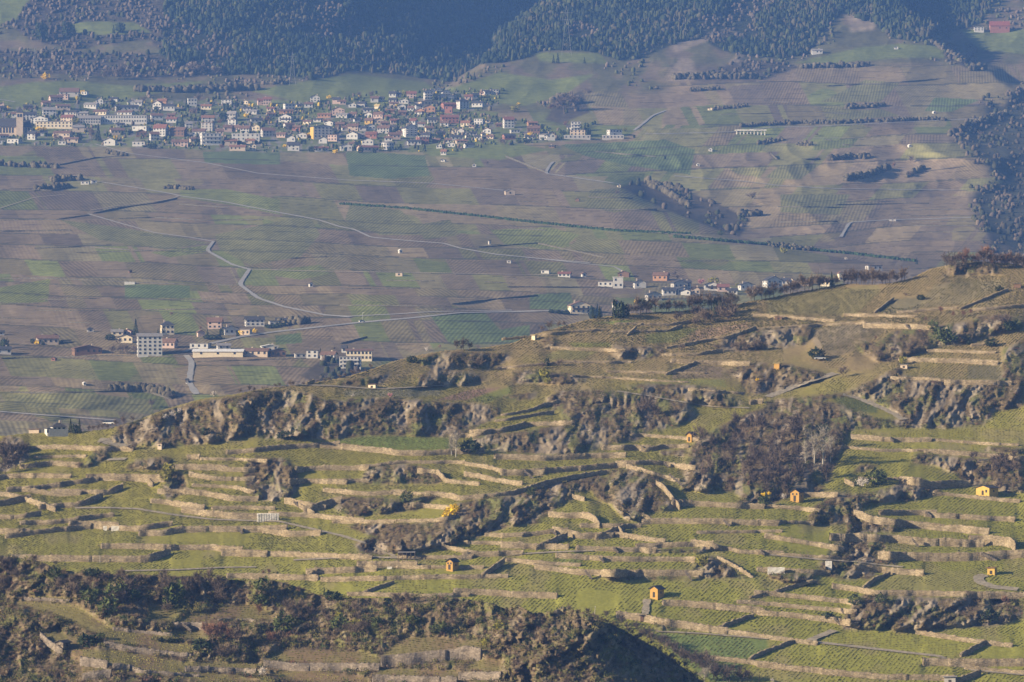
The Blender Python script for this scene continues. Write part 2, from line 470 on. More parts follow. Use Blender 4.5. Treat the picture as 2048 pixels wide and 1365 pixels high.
# scrub, rock and cliff areas on the hill: polygons
SCRUB_TXT = '''
S 230,850 270,845 330,821 400,802 480,790 512,782 560,782 610,786 650,800 680,800 710,796 800,797 900,806 960,808 1000,816 1002,830 975,845 925,871 880,875 762,869 680,878 560,881 512,872 440,885 330,895 268,892 240,870
S 1090,800 1110,787 1165,781 1240,783 1300,790 1375,807 1395,830 1350,857 1290,862 1282,880 1225,888 1180,905 1100,910 1024,905 950,897 945,872 975,866 1024,866 1120,850 1130,838
S 1240,772 1290,768 1380,770 1420,775 1470,795 1500,814 1440,815 1375,805 1300,789
S 1390,880 1430,858 1480,832 1540,812 1600,800 1660,804 1760,840 1775,850 1700,862 1690,880 1660,960 1640,985 1560,1000 1500,1006 1465,985 1420,985 1375,965 1362,940 1375,915
K 0,940 120,905 260,940 500,1000 340,1070 0,1165
K 0,1200 400,1170 620,1140 900,1010 1060,930 1080,1000 1480,1050 1500,1060 1870,1050 1880,800 2048,720 2048,1260 1800,1290 1780,1364 1090,1364 900,1240 650,1160 500,1190 0,1240
K 700,740 870,740 1000,650 1300,610 1600,580 1700,530 1850,520 2048,560 2048,640 1850,670 1600,740 1340,780 1050,880 880,900 720,800
J 1620,500 1850,400 2048,400 K 350,610 360,690 280,760 0,790 J 1800,575 1650,540
K 1420,130 1560,95 1800,105 1860,200 1440,205
A 1320,500 1400,400 1480,450 1500,540 1420,620 1350,640 1300,590
A 650,380 750,240 860,240 870,310 700,380
A 1000,400 1050,330 1300,290 1380,310 1350,400
S 488,950 490,925 510,915 570,918 595,940 600,975 575,1000 540,1003 515,1000 495,985
B 900,400 1050,352 1300,362 1450,430 1500,500 1400,518 900,518 820,500
B 600,700 700,620 1000,622 1200,642 1400,592 1520,602 1340,665 1280,720 1000,760 740,778
B 700,830 1090,832 1430,822 1500,790 1620,660 1800,630 2048,600 C 300,512 500,470 700,440 700,560 480,585 460,660 380,690 310,735 200,830 0,850 B 1920,890 1750,950 1570,1000 1300,1060 1150,1060 1000,1085 830,1060 780,980 990,940 780,880
C 700,480 800,400 900,362 1000,375 1210,460 1150,530 1250,630 1330,710 1160,740 1040,740 1100,820 930,810 800,680 700,650 640,590
C 1790,660 1900,605 2048,620 2048,690 1800,690
D 0,610 100,640 60,680 0,690
D 350,700 560,590 720,600 1100,500 1350,510 1390,590 1150,650 800,680 730,740 850,775 1000,810 1080,880 1040,900 700,905 640,880 600,830 400,850 310,820
D 530,990 640,880 900,960 960,1050 1040,1160 800,1150 500,1110 490,1070
D 400,1130 560,1130 780,1160 870,1240 780,1280 580,1280 430,1240
H 640,480 760,352 1170,372 1450,385 1900,350 2048,345 2048,540 1900,600 1300,640 1140,650 590,640 580,570
D 1160,270 1340,280 1500,300 1780,310 2048,310 2048,590 1840,580 1800,520 1600,530 1480,420 1340,370 1150,350
C 1450,1130 1500,1105 1600,1090 1940,1290 1700,1260 1450,1270 1460,1180
D 130,1225 430,1225 330,1270 200,1300 0,1270 0,1225
C 640,1250 900,1252 1440,1255 1440,1275 1100,1285 800,1285
C 1080,1035 1400,1025 1560,1040 1560,1065 1080,1065
J 800,530 1180,540 1240,590 1060,640 850,640 800,600
J 0,740 160,725 420,740 600,800 560,835 0,830
J 240,460 330,450 380,550 260,560
I 1260,700 1290,610 1420,560 1700,580 1850,640 1720,690 1550,690 1280,710
I 640,650 900,620 1080,590 1000,680 820,700 660,690
I 1240,490 1420,440 1640,415 1850,430 2000,420 2048,470 1850,560 1640,540 1420,560
J 1690,720 1850,680 2048,660 2048,900 1900,920 1820,800
I 1930,765 2048,760 J 200,900 180,950 0,970
D 500,20 900,0 1740,0 1740,40 1400,70 980,65 700,80
C 1180,250 1390,240 1390,290 1200,285
D 650,420 760,350 900,375 760,420
J 360,890 470,880 560,905 420,930
S 1640,1170 1560,1165 1560,1155 1640,1160
D 1750,210 1900,220 2048,230 2048,275 1700,255
A 950,140 1000,100 1240,90 1320,110 1240,180 1100,210 1030,205
A 1500,160 1680,80 1900,90 1950,130 1600,190
A 0,150 60,120 180,150 240,300 60,410 0,420
G 1130,560 1250,570 1330,640 1150,650
'''
ROCK_TXT = '''
C 1340,560 1400,420 1560,400 1640,520 1560,590 1420,560
D 520,1060 640,1010 760,1060 960,1160 700,1120
D 420,1130 540,1130 540,1230 470,1220
B 1080,950 1160,960 1180,1060 1000,1080 860,1040
B 1560,960 1640,900 1740,950 1560,1000
C 800,690 860,720 960,800 900,800
A 1300,520 1420,560 1380,640
A 880,130 1000,110 1030,200 900,180
S 500,860 560,850 620,870 520,880
C 740,1210 900,1195 860,1270 770,1260
C 1500,990 1640,1000 1700,1040 1520,1040
'''
SPUR_FIELDS_TXT = '''
E 190,362 560,382 560,410 190,387
E 110,402 620,442 880,612 1340,662 1380,692 1200,722 1560,762 1550,822 1420,830 840,722 640,612 390,502 110,432
E 330,652 640,702 620,772 520,790 450,762
E 560,792 900,802 1460,892 1440,952 2048,1032 2048,1062 1700,1062 1100,972 870,912 580,852
E 1490,892 2048,902 2048,950 1480,932
E 1180,422 1480,432 1370,572 1190,562
E 1400,582 1510,502 1740,492 1730,550 1650,582
E 1740,532 1790,442 2048,432 F 150,502 150,562 0,562
E 1400,652 1640,652 1590,732 1380,692
E 640,922 900,952 640,992
F 60,872 140,802 530,802 880,822 990,862 980,905 560,905
F 1000,845 1170,697 1500,702 1810,742 1800,782 1500,802
F 940,992 990,957 1640,962 1600,1022
F 1640,962 1780,872 1980,867 1960,977
F 60,992 300,962 900,1022 900,1062 400,1062
'''
FORE_PATHS_TXT = '''
A 600,710 850,708 1100,718 1400,767 1700,802 2048,814 B 180,817 400,867 700,937 900,1002 1080,1082 1130,1112;8
A 980,1214 1400,1206 1800,1186 2048,1184;6
B 300,1127 600,1112 900,1104 1140,1110 1280,1117;8
H 310,735 800,792 1370,857 1470,907 1640,967 2048,1003;9
G 1150,657 1500,674 2048,718;6
D 0,1084 400,1122 700,1142 1000,1177 1080,1182;7
C 0,1082 300,1065 650,1052;7
H 2000,322 1800,302 1690,262 1680,222 1740,207;16
I 330,685 600,692 900,715 1100,713 1500,690;8
A 790,170 850,168 900,192 1030,212;26
K 0,1182 300,1062 540,992;16
K 600,1162 720,1190 900,1265 1000,1310 1090,1364;14
A 860,322 1010,318;14
G 1080,400 1065,520;10
H 320,735 430,690 530,650;12
J 840,895 1100,935 1400,990 1600,1020 1900,1030;6
'''
# patches of land cover on the hill ; r g b (base colour)
FORE_PATCH_TXT = '''
B 620,172 900,127 1540,142 1560,235 1150,242 850,207;.155 .20 .045
G 1130,662 2048,717 2048,792 1880,870 1840,902 1740,1062 1600,1062 1400,920 1250,800;.135 .185 .06
I 1450,800 1700,722 1950,702 1700,802;.24 .155 .125
I 1700,800 2048,690 2048,760 1930,790 1850,830;.17 .19 .05
I 700,730 1000,710 1450,700 1500,760 1200,780 700,770;.20 .19 .13
J 920,840 1300,800 1700,800 1720,860 1300,830;.17 .18 .06
J 1060,440 1300,390 1500,385 1300,500 1080,510;.17 .18 .06
J 440,500 780,500 800,535 500,540;.19 .20 .05
J 270,600 380,560 700,570 560,640 280,640;.19 .18 .07
J 460,345 600,350 900,320 1010,325 900,355;.15 .19 .05
J 1300,740 1450,670 1690,700 1680,780 1280,795;.20 .155 .115
J 1480,400 1900,340 1920,380 1500,490 1380,505;.27 .19 .13
K 360,640 660,590 980,570 500,790 400,790 360,740;.26 .215 .15
K 400,800 980,580 960,640 700,800 560,850 430,840;.19 .155 .10
K 860,500 1010,390 1240,380 1300,400 1180,490 1060,515;.16 .145 .085
K 1330,280 1900,230 1900,300 1570,430 1190,470;.23 .195 .11
K 0,390 500,320 880,280 900,330 700,520 0,520;.22 .195 .09
K 1600,930 1860,900 1870,1040 1600,1030;.15 .135 .08
K 520,1180 680,1175 880,1260 880,1310 580,1280;.10 .12 .04
H 760,300 980,180 1700,160 1700,260 1920,330 1170,322;.21 .20 .065
C 340,1090 520,1060 560,1140 400,1140;.17 .20 .06
'''
def densify(w, step=3.0): return resample(w, step)

def sky_of(sheet, sky):
    return np.interp(sheet.U, [p[0] for p in sky], [p[1] for p in sky])

def carve(sheet, lnD0, walls, cliff, g_cliff, sv=30):
    """turn the smooth slope into terraces: near-vertical at the walls, steep in the cliffs, the rest eased to suit"""
    de = sheet.dv / F
    g0 = np.gradient(lnD0, axis=0) / de
    g = g0.copy()
    e = (VH - sheet.gv) / F
    g = np.where(cliff > 0, g0 * (1 - cliff) + g_cliff * cliff, g)
    wm = np.zeros_like(g)
    for pts, h in walls:
        hh = h[0]
        poly = list(pts) + [(x, y + hh) for x, y in reversed(pts)]
        sheet.fill(wm, poly, 1.0)
    g = np.where(wm > 0, 0.22, g)
    r = np.cumsum((g - g0) * de, axis=0)
    r = r - blur(r, int(sv / sheet.dv), 0)
    r = blur(blur(r, 0, 4, 2) * 0.5 + blur(r, 0, 1, 1) * 0.5, 0, 1, 1)
    L = np.maximum.accumulate(lnD0 + r, axis=0)
    return np.exp(L), wm

def scaled(block):
    out = []
    for ln in block.strip().splitlines():
        pts, h = parse(ln); sc = TL[ln.strip()[0]][2]
        out.append((pts, [q / sc for q in h]))
    return out
def lengthen(L, e):
    out = []
    for p, h in L:
        (a, b), (c, d) = p[0], p[1]; (m, n), (q, r) = p[-2], p[-1]; l0 = math.hypot(c - a, d - b); l1 = math.hypot(q - m, r - n)
        if abs(p[-1][0] - p[0][0]) > 30 and abs(d - b) < .5 * abs(c - a) and abs(r - n) < .5 * abs(q - m):
            p = [(a - (c - a) / l0 * e, b - (d - b) / l0 * e)] + list(p) + [(q + (q - m) / l1 * e, r + (r - n) / l1 * e)]
        out.append((p, h))
    return out
WALLS = lengthen([(p, [h[0] * .88]) for p, h in scaled(WALLS_TXT)], 15.0); SPUR_WALLS = scaled(SPUR_WALLS_TXT)

# ------------------------------------------------------------------ the terraced hill
HILL = Sheet(-260, 2310, 2.0, 1432, 470, 1.6)
_v = np.array([400, 530, 700, 800, 900, 1000, 1150, 1365, 1500]); _d = np.array([1960, 1820, 1690, 1620, 1560, 1500, 1420, 1330, 1290])
lnD0 = np.log(np.interp(HILL.gv, _v, _d) + 60 * (fbm(HILL.gu / 500, HILL.gv / 260, 5, 2) - 0.5) * np.clip((1300 - HILL.gv) / 300, 0, 1))
lnD0 = blur(lnD0, 25, 25)
scrub = np.zeros(HILL.gu.shape); rock = np.zeros(HILL.gu.shape); path = np.zeros(HILL.gu.shape)
for p, _ in lines(SCRUB_TXT): HILL.fill(scrub, p)
for p, _ in lines(ROCK_TXT): HILL.fill(rock, p); HILL.fill(scrub, p)
for p, h in scaled(FORE_PATHS_TXT): HILL.line(path, p, max(h[0] * 0.5, 1.3))
scrub_s = blur(scrub, 2, 2, 2)
_wm0 = np.zeros(HILL.gu.shape)
for p, h in WALLS: HILL.fill(_wm0, list(p) + [(x, y + h[0]) for x, y in reversed(p)])
_rw = random.Random(21)
def run_on(p, h):
    # a wall runs on along its contour until it meets rock, a track or another wall
    p = list(p)
    for end in (0, 1):
        (a, b), (c, d) = (p[0], p[1]) if end == 0 else (p[-1], p[-2]); l = math.hypot(a - c, b - d)
        if l < 1 or abs(b - d) > .35 * abs(a - c): continue
        dx, dy = (a - c) / l, (b - d) / l * .6; x, y = a, b; n = 0; far = _rw.uniform(15, 60)
        while n < far:
            tx, ty = x + dx * 4, y + dy * 4
            if n > 6 and (HILL.samp(scrub, tx + dx * 6, ty + h[0] / 2) > .4 or HILL.samp(path, tx, ty + h[0] / 2) > .4 or max(HILL.samp(_wm0, tx + dx * 6, ty + q) for q in (-6, -2, 2, h[0] / 2, h[0] + 3)) > .4): break
            x, y = tx, ty; n += 4
        if n >= 8: p = ([(x, y)] + p) if end == 0 else (p + [(x, y)])
    return p, h
WALLS = [run_on(p, h) if abs(p[-1][0] - p[0][0]) > 30 else (p, h) for p, h in WALLS]
D, wallm = carve(HILL, lnD0, WALLS, scrub_s * 0.9, 1.1)
HILL.Dsm = D.copy()
gu, gv = HILL.gu, HILL.gv
gw = gu + 90 * (fbm(gu / 130, gv / 90, 41, 3) - 0.5) + 0.45 * gv
gul = ridged(gw / 105, gv / 120, 3, 3) - 0.5
rel = 17 * gul + 8 * (fbm(gw / 26, gv / 24, 9, 4) - 0.5) + 4.5 * (fbm(gu / 7, gv / 8, 11, 3) - 0.5) + 5 * (ridged(gw / 34, gv / 80, 19, 2) - .5) * (fbm(gu / 80, gv / 60, 29, 2) > .5)
edge = blur(scrub, 5, 5, 2)
D = D - edge * scrub_s * rel * (0.95 + 0.6 * rock)
D = D + (1 - scrub_s) * 0.5 * (fbm(gu / 25, gv / 15, 21, 3) - 0.5)
HILL.D = D

CRAG = fbm(gw / 17, gv / 52, 71, 4)
def hill_colour():
    u, v = HILL.gu, HILL.gv
    n1 = fbm(u / 60, v / 30, 51, 4); n2 = fbm(u / 8, v / 6, 52, 3)[..., None]; n3 = fbm(u / 170, v / 70, 53, 3)
    green = np.array([.20, .184, .044]); dry = np.array([.225, .175, .088])
    t = np.clip((830 - v) / 110 + (n1 - 0.5) * 1.4 + (n3 - .5) * .8, 0, 1)[..., None]
    c = green * (1 - t) + dry * t
    lo = np.clip((v - 880) / 330 + (u - 900) / 2600, 0, 1)[..., None]; c = c * (1 - lo) + np.array([.212, .214, .043]) * lo
    c = c * (0.86 + 0.30 * n2)
    bare = np.clip((n1 - 0.58) * 6, 0, 1)[..., None] * 0.5
    c = c * (1 - bare) + np.array([.22, .185, .10]) * bare
    for p, q in lines(FORE_PATCH_TXT):
        m = np.zeros(u.shape); HILL.fill(m, p); m = (blur(m, 1, 1, 1) * 0.9)[..., None]
        c = c * (1 - m) + np.array(q[:3]) * .92 * (0.85 + 0.3 * n2) * m
    ns = fbm(u / 26, v / 20, 61, 4); nr = fbm(gw / 20, v / 26, 63, 4) + .12
    sc = np.array([.095, .074, .044]) * (0.7 + 0.6 * n2)
    gr = np.clip((ns - 0.53) * 7, 0, 1)[..., None]; sc = sc * (1 - gr) + np.array([.11, .115, .042]) * gr
    tn = np.clip((fbm(u / 14, v / 22, 66, 3) - 0.60) * 8, 0, 1)[..., None] * .6; sc = sc * (1 - tn) + np.array([.22, .175, .105]) * tn
    cr = np.clip((CRAG - .57) * 9, 0, 1)[..., None] * .75; sc = sc * (1 - cr) + np.array([.225, .19, .145]) * (.7 + .6 * n2) * cr
    rk = np.clip((nr - 0.70) * 8 + rock * 1.4 - 0.2, 0, 1)[..., None] * 0.8
    sc = sc * (1 - rk) + np.array([.24, .205, .16]) * (0.6 + 0.8 * n2) * rk
    m = np.clip(scrub_s * 1.2 + (n2[..., 0] - .5) * .7 * (scrub_s > .05), 0, 1)[..., None]
    c = c * (1 - m) + sc * m
    w = (wallm > 0)[..., None] * 0.8; c = c * (1 - w) + np.array([.20, .16, .115]) * (0.7 + 0.6 * n2) * w
    return c
def add_sheet_mesh(sheet, name, sky, colour, mat, fold, extra=None, drop=0.45, back=5.0):
    sk = sky_of(sheet, sky) if sky is not None else np.full(len(sheet.U), -1e9)
    P = ray(sheet.gu, sheet.gv, sheet.D)
    over = sheet.gv < sk[None, :]
    if sky is not None:
        rs = np.clip(np.floor((sheet.V[0] - sk) / sheet.dv).astype(int), 1, len(sheet.V) - 2)
        ci = np.arange(len(sheet.U))
        Dr = sheet.D[rs, ci]; k = np.minimum(np.arange(len(sheet.V))[:, None] - rs[None, :], fold)
        Dk = Dr[None, :] + np.clip(k, 0, None) * back
        zr = (VH - sk) / F * Dr
        B = np.stack([(sheet.gu - 1024) / F * Dk, Dk, zr[None, :] - np.clip(k, 0, None) * drop * back * (0.15 + np.clip(k / 20.0, 0, 0.85))], -1)
        P = np.where(over[..., None], B, P)
        keep = (np.arange(len(sheet.V))[:, None] - rs[None, :]) < fold
    else:
        keep = np.ones(sheet.gu.shape, bool)
    nr, nc = sheet.gu.shape
    idx = np.arange(nr * nc).reshape(nr, nc)
    q = np.stack([idx[:-1, :-1], idx[:-1, 1:], idx[1:, 1:], idx[1:, :-1]], -1)
    kq = keep[1:, :-1] & keep[1:, 1:]
    q = q[kq]
    used = np.zeros(nr * nc, bool); used[q.ravel()] = True
    remap = np.cumsum(used) - 1
    ex = {a: b.reshape(-1)[used] for a, b in (extra or {}).items()}
    me = me_np(name, P.reshape(-1, 3)[used], remap[q], mat, True, colour.reshape(-1, 3)[used], ex)
    return tag(ob(name, me), kind='structure')
add_sheet_mesh(HILL, 'terraced_hill', FORE_SKY, hill_colour(), M_FORE, 70)

# ------------------------------------------------------------------ the nearer spur
SPUR = Sheet(-260, 1470, 2.0, 1446, 1080, 1.6)
_v = np.array([1050, 1200, 1365, 1460]); _d = np.array([1240, 1195, 1140, 1110])
lnS0 = np.interp(SPUR.gv, _v, _d)
lnS0 = lnS0 + np.interp(SPUR.gu, [-90, 200, 500, 900, 1110, 1200, 1300, 1420, 1470], [10, 0, 10, 0, -12, -14, 12, 62, 90])
lnS0 = np.log(blur(lnS0, 12, 6))
sfield = np.zeros(SPUR.gu.shape)
for p, _ in lines(SPUR_FIELDS_TXT): SPUR.fill(sfield, p)
swall = np.zeros(SPUR.gu.shape)
for p, h in SPUR_WALLS: SPUR.fill(swall, list(p) + [(x, y + h[0]) for x, y in reversed(p)])
sscrub = np.clip(1 - sfield - swall, 0, 1); ss = blur(sscrub, 2, 2, 2)
D, swallm = carve(SPUR, lnS0, SPUR_WALLS, ss * 0.8, 1.6)
SPUR.Dsm = D.copy()
gu, gv = SPUR.gu, SPUR.gv
gws = gu + 80 * (fbm(gu / 110, gv / 80, 141, 3) - 0.5) + 0.4 * gv
rock_dome = np.zeros(gu.shape); SPUR.fill(rock_dome, [(985, 1205), (1130, 1205), (1250, 1250), (1420, 1380), (1400, 1450), (900, 1450), (960, 1330), (990, 1270)])
rel = 14 * (ridged(gws / 95, gv / 120, 103, 3) - 0.5) + 7 * (fbm(gws / 24, gv / 22, 109, 4) - 0.5) + 4 * (fbm(gu / 7, gv / 8, 111, 3) - 0.5)
SPUR.D = D - blur(sscrub, 5, 5, 2) * ss * rel * (0.9 + 0.6 * blur(rock_dome, 4, 4, 2))
def spur_colour():
    u, v = SPUR.gu, SPUR.gv
    n2 = fbm(u / 8, v / 6, 152, 3)[..., None]; n1 = fbm(u / 50, v / 40, 153, 4)
    f = np.array([.165, .145, .062]) * (0.8 + 0.4 * n2)
    t = np.clip((n1 - .42) * 4, 0, 1)[..., None]; f = f * (1 - t) + np.array([.17, .125, .075]) * t
    sc = np.array([.125, .098, .062]) * (0.65 + 0.7 * n2)
    gr = np.clip((fbm(u / 22, v / 16, 161, 4) - .52) * 7, 0, 1)[..., None]; sc = sc * (1 - gr) + np.array([.12, .12, .045]) * gr
    tn = np.clip((ridged(gws / 20, v / 50, 166, 3) - .74) * 9, 0, 1)[..., None] * .6; sc = sc * (1 - tn) + np.array([.25, .21, .15]) * tn
    m = ss[..., None]; c = f * (1 - m) + sc * m
    w = (swallm > 0)[..., None] * .8; return c * (1 - w) + np.array([.16, .135, .105]) * w
add_sheet_mesh(SPUR, 'rocky_spur', SPUR_SKY, spur_colour(), M_FORE, 60, drop=0.5)
# ------------------------------------------------------------------ the far hillside: village slope, right-hand hillside, forest
FAR = Sheet(-420, 2470, 2.2, 930, -170, 1.5)
gu, gv = FAR.gu, FAR.gv
_v = np.array([-170, -80, 0, 100, 180, 300, 420, 560, 690, 760, 930]); _d = np.array([5450, 5300, 5150, 4950, 4700, 4250, 3700, 3200, 2800, 2640, 2450])
D = np.interp(gv, _v, _d)
D = D + 120 * (fbm(gu / 420, gv / 200, 205, 3) - 0.5) * np.clip((gv + 100) / 200, 0.3, 1)
D = blur(D, 10, 10)
RIGHT_HILL = [(1090, 345), (1240, 372), (1330, 420), (1420, 455), (1480, 475), (1620, 505), (1720, 522), (2500, 640), (2500, 260), (1300, 250), (1110, 325)]
GULLY = [(430, 190), (880, 188), (960, 132), (985, 95), (1010, 55), (1060, 25), (1100, 0), (1180, -80), (1220, -170), (400, -170)]
GORGE = [(2012, 205), (1968, 236), (1906, 275), (1940, 300), (1990, 330), (1995, 380), (1965, 410), (1960, 430), (1975, 470), (1995, 500), (2500, 560), (2500, 150), (2037, 170)]
PLATEAU = [(1885, 90), (1926, 114), (1968, 131), (2037, 165), (2500, 165), (2500, -170), (1740, -170), (1790, -20), (1865, 60)]
def mk(poly, b=4, rag=0.0):
    m = np.zeros(gu.shape)
    if rag:
        q = inpoly(gu + rag * 2 * (fbm(gu / 38, gv / 26, 261, 4) - .5), gv + rag * 1.4 * (fbm(gu / 30, gv / 30, 262, 4) - .5), poly); m[q] = 1.0
    else: FAR.fill(m, poly)
    return blur(m, b, b, 2) if b else m
m_rh = mk(RIGHT_HILL, 8); m_gu = mk(GULLY, 2, 14); m_go = mk(GORGE, 7, 46); m_pl = mk(PLATEAU, 3, 26)
D = D + 170 * m_rh * np.clip((gv - 290) / 120, 0, 1) * np.clip((gu - 1130) / 160, 0, 1)
D = D + m_gu * np.clip((gu - 420) / 540, 0, 1.2) ** 1.7 * 430 * np.clip((205 - gv) / 70, 0, 1)
D = D + m_go * np.clip((gu - 1890) * .45, 0, 200) + m_pl * 160
# relief: knolls, gullies and embankments
D = D - 34 * (ridged((gu + 0.5 * gv) / 150, gv / 70, 211, 3) - 0.5) * np.clip((420 - gv) / 260, 0.10, 1)
D = D - 70 * (ridged((gu - 0.9 * gv) / 190, (gv + .2 * gu) / 95, 213, 3) - 0.5) * blur(m_rh, 20, 20, 2) * np.clip((540 - gv) / 120, .15, 1)
FORESTS = [[(330, -170), (1220, -170), (1090, 5), (985, 95), (955, 132), (900, 165), (800, 150), (700, 142), (640, 162), (560, 152), (520, 150), (430, 150), (370, 140), (320, 110), (330, 60)],
           [(1000, 60), (1090, 0), (1220, -170), (1740, -170), (1690, 20), (1640, 70), (1620, 108), (1560, 118), (1470, 108), (1440, 100), (1400, 78), (1340, 92), (1300, 110), (1250, 124), (1180, 104), (1100, 100), (1030, 122), (955, 130), (985, 95)],
           [(1740, -170), (2500, -170), (2500, -20), (1990, 0), (1960, 50), (1905, 62), (1880, 70), (1840, 85), (1790, 78), (1750, 50), (1690, 30)]]
WOODS = [[(-450, -170), (330, -170), (330, 110), (300, 80), (230, 85), (150, 100), (60, 80), (20, 50), (-450, 70)], [(-450, 90), (320, 110), (430, 152), (300, 158), (160, 150), (-450, 150)],
         [(1120, 195), (1165, 183), (1180, 225), (1120, 248), (1090, 240)], [(600, 752), (640, 722), (700, 725), (720, 745), (640, 770)], [(1240, 375), (1330, 420), (1420, 455), (1480, 475), (1500, 440), (1420, 400), (1330, 370), (1290, 360)],
         [(1380, 160), (1480, 120), (1560, 125), (1600, 135), (1520, 160), (1440, 160)], [(1906, 275), (1968, 236), (2012, 207), (2040, 180), (2060, 230), (2000, 300), (1960, 300)], [(1880, 95), (1926, 116), (1968, 133), (1950, 142), (1890, 118)],
         [(1955, 410), (1990, 380), (2060, 400), (2060, 500), (1995, 500), (1975, 470)]]
MEADOWS = [[(-90, -20), (75, -20), (30, 42), (-90, 70)], [(140, 48), (180, 42), (270, 45), (305, 66), (200, 72), (150, 66)], [(-90, 190), (60, 165), (150, 162), (250, 172), (420, 162), (300, 190), (180, 206), (60, 212), (-90, 225)],
           [(500, 182), (700, 148), (850, 165), (880, 188), (760, 212), (600, 204)], [(900, 178), (1000, 145), (1100, 160), (1190, 148), (1130, 190), (1050, 212), (960, 204)],
           [(1590, 126), (1720, 95), (1800, 88), (1880, 92), (1892, 116), (1800, 116), (1650, 129)], [(1070, 106), (1200, 106), (1215, 128), (1080, 124)], [(1920, 60), (2060, 60), (2060, 110), (1960, 100)],
           [(930, 268), (1010, 258), (1040, 270), (980, 280), (930, 276)], [(600, 218), (720, 216), (720, 230), (600, 232)], [(1080, 250), (1290, 252), (1250, 275), (1110, 278)], [(830, 290), (1000, 280), (1100, 300), (1000, 320), (860, 312)],
           [(385, 232), (400, 230), (420, 238), (360, 240)], [(920, 222), (1000, 224), (980, 240), (930, 238)]]
VILLAGE = [(-90, 232), (60, 205), (200, 195), (330, 200), (520, 200), (640, 200), (780, 185), (880, 176), (1010, 180), (1000, 210), (940, 225), (1060, 245), (1110, 262), (1190, 245), (1180, 280), (1100, 284), (1000, 292), (900, 305), (800, 302), (640, 306), (480, 304), (300, 296), (60, 292), (-90, 290)]
FARG_TXT = '''
S 20,572 100,558 96,604 0,610 -90,612 -90,590;0
S 250,568 380,572 380,596 250,598;1
S 430,470 620,430 640,470 600,515 500,530 440,500;2
S 690,300 850,312 860,352 780,358 700,352;1
S 360,380 450,378 560,400 560,430 460,410 360,395;0
S 1120,290 1330,280 1390,300 1380,350 1250,330 1170,312;1
S 860,630 970,626 1000,660 1060,650 1060,690 900,690;1
S 700,600 760,604 780,630 720,640;0
S 1060,590 1140,585 1150,622 1060,618;1
S 1180,380 1280,375 1330,410 1230,425 1170,415;2
S 20,792 130,782 300,800 310,830 200,820 60,815;2
S 550,672 602,666 604,686 552,690;1
S 300,505 420,490 410,505 340,515;0
S 1730,160 1800,166 1760,205 1640,205;2
S 830,450 900,440 920,470 850,480;2
S 560,300 405,304 410,326 560,330;1
S 120,440 240,455 420,486 330,500 200,480;2
S 700,410 800,420 860,470 760,470 690,440;2
S 1560,330 1640,330 1600,360 1530,356;2
S 980,460 1100,455 1160,470 1120,500 1010,490;0
S 500,545 640,530 660,548 600,560;0
S 1560,390 1700,390 1680,430 1560,425;2
S 1650,225 1760,218 1800,232 1700,240;2
S 1870,195 1960,200 1900,225 1850,222;1
'''
m_forest = np.zeros(gu.shape); m_wood = np.zeros(gu.shape); m_mead = np.zeros(gu.shape)
for p in FORESTS: FAR.fill(m_forest, p)
for p in WOODS: FAR.fill(m_wood, p)
for p in MEADOWS: FAR.fill(m_mead, p)
m_forest[m_mead > 0] = 0; m_wood[m_mead > 0] = 0
m_vil = mk(VILLAGE, 0)
# embankments and terrace walls across the far vineyards ; height in pixels
FAR_BANKS_TXT = '''
P 0,955 150,965 330,970;14
P 190,1100 300,1105 420,1080;16
P 0,1100 200,1098;8
P 330,960 560,915 740,905;6
P 540,1240 700,1205 900,1180 1030,1150;7
P 0,1280 330,1275 520,1248;8
P 680,1270 900,1262 1200,1280 1530,1275;9
P 1040,1185 1330,1205;6
P 0,1342 410,1335;6
L 200,135 480,125 870,150;12
L 440,160 900,150 1200,155;7
L 0,40 420,35;5
L 0,310 250,308 700,328;8
L 700,330 1100,345 1390,350;7
L 230,432 560,428;7
L 700,432 1300,432;6
L 0,455 220,455;8
L 190,495 600,500 960,490;7
L 960,490 1390,490;9
L 0,540 160,545;8
L 400,565 600,572;6
L 60,970 400,972 700,965;10
L 700,965 870,970 1000,1010;12
L 0,775 640,760 1080,765;8
L 1130,795 1780,775;5
L 1680,195 1900,185;6
M 0,372 180,370;7
M 270,322 550,325;5
M 180,372 470,368;6
M 650,460 900,430 1150,408;8
M 970,360 1480,362;7
M 840,330 1000,338;6
M 0,465 620,472;7
M 1480,360 1760,368;7
M 0,690 160,650;7
M 800,130 1150,105;5
M 1150,105 1550,190;6
M 1040,20 1200,30;7
Q 190,1050 500,1065;5
Q 1040,1170 1210,1175;6
Q 1590,1218 1840,1215;7
Q 1440,1145 1700,1150;5
Q 960,905 1200,1000;6
Q 1480,880 1840,910;6
R 100,520 260,510;9
R 330,620 420,612;9
R 510,585 680,595;5
R 820,655 1010,660;7
R 270,665 600,658;5
R 880,500 1280,480 1580,455;7
R 1350,1010 1700,965;6
R 600,1200 1000,1205;6
R 930,1190 1480,1180;7
R 1320,1220 1720,1215;6
R 1380,1290 1790,1285;7
R 1380,1310 1800,1310;6
R 1330,1350 1800,1345;6
R 600,1290 950,1285;6
R 1180,1170 1380,1175;8
R 760,925 850,922;7
R 560,890 600,925;6
R 980,840 1170,848;9
R 880,810 920,815;8
N 0,210 560,210;5
'''
FAR_BANKS = scaled(FAR_BANKS_TXT)
D = D - 34 * (fbm((gu + gv) / 150, gv / 48, 217, 3) - 0.5) * np.clip((gv - 290) / 60, 0, 1) * (1 - blur(m_rh, 10, 10, 1))
FAR.Dsm = D.copy()
FAR.D = D
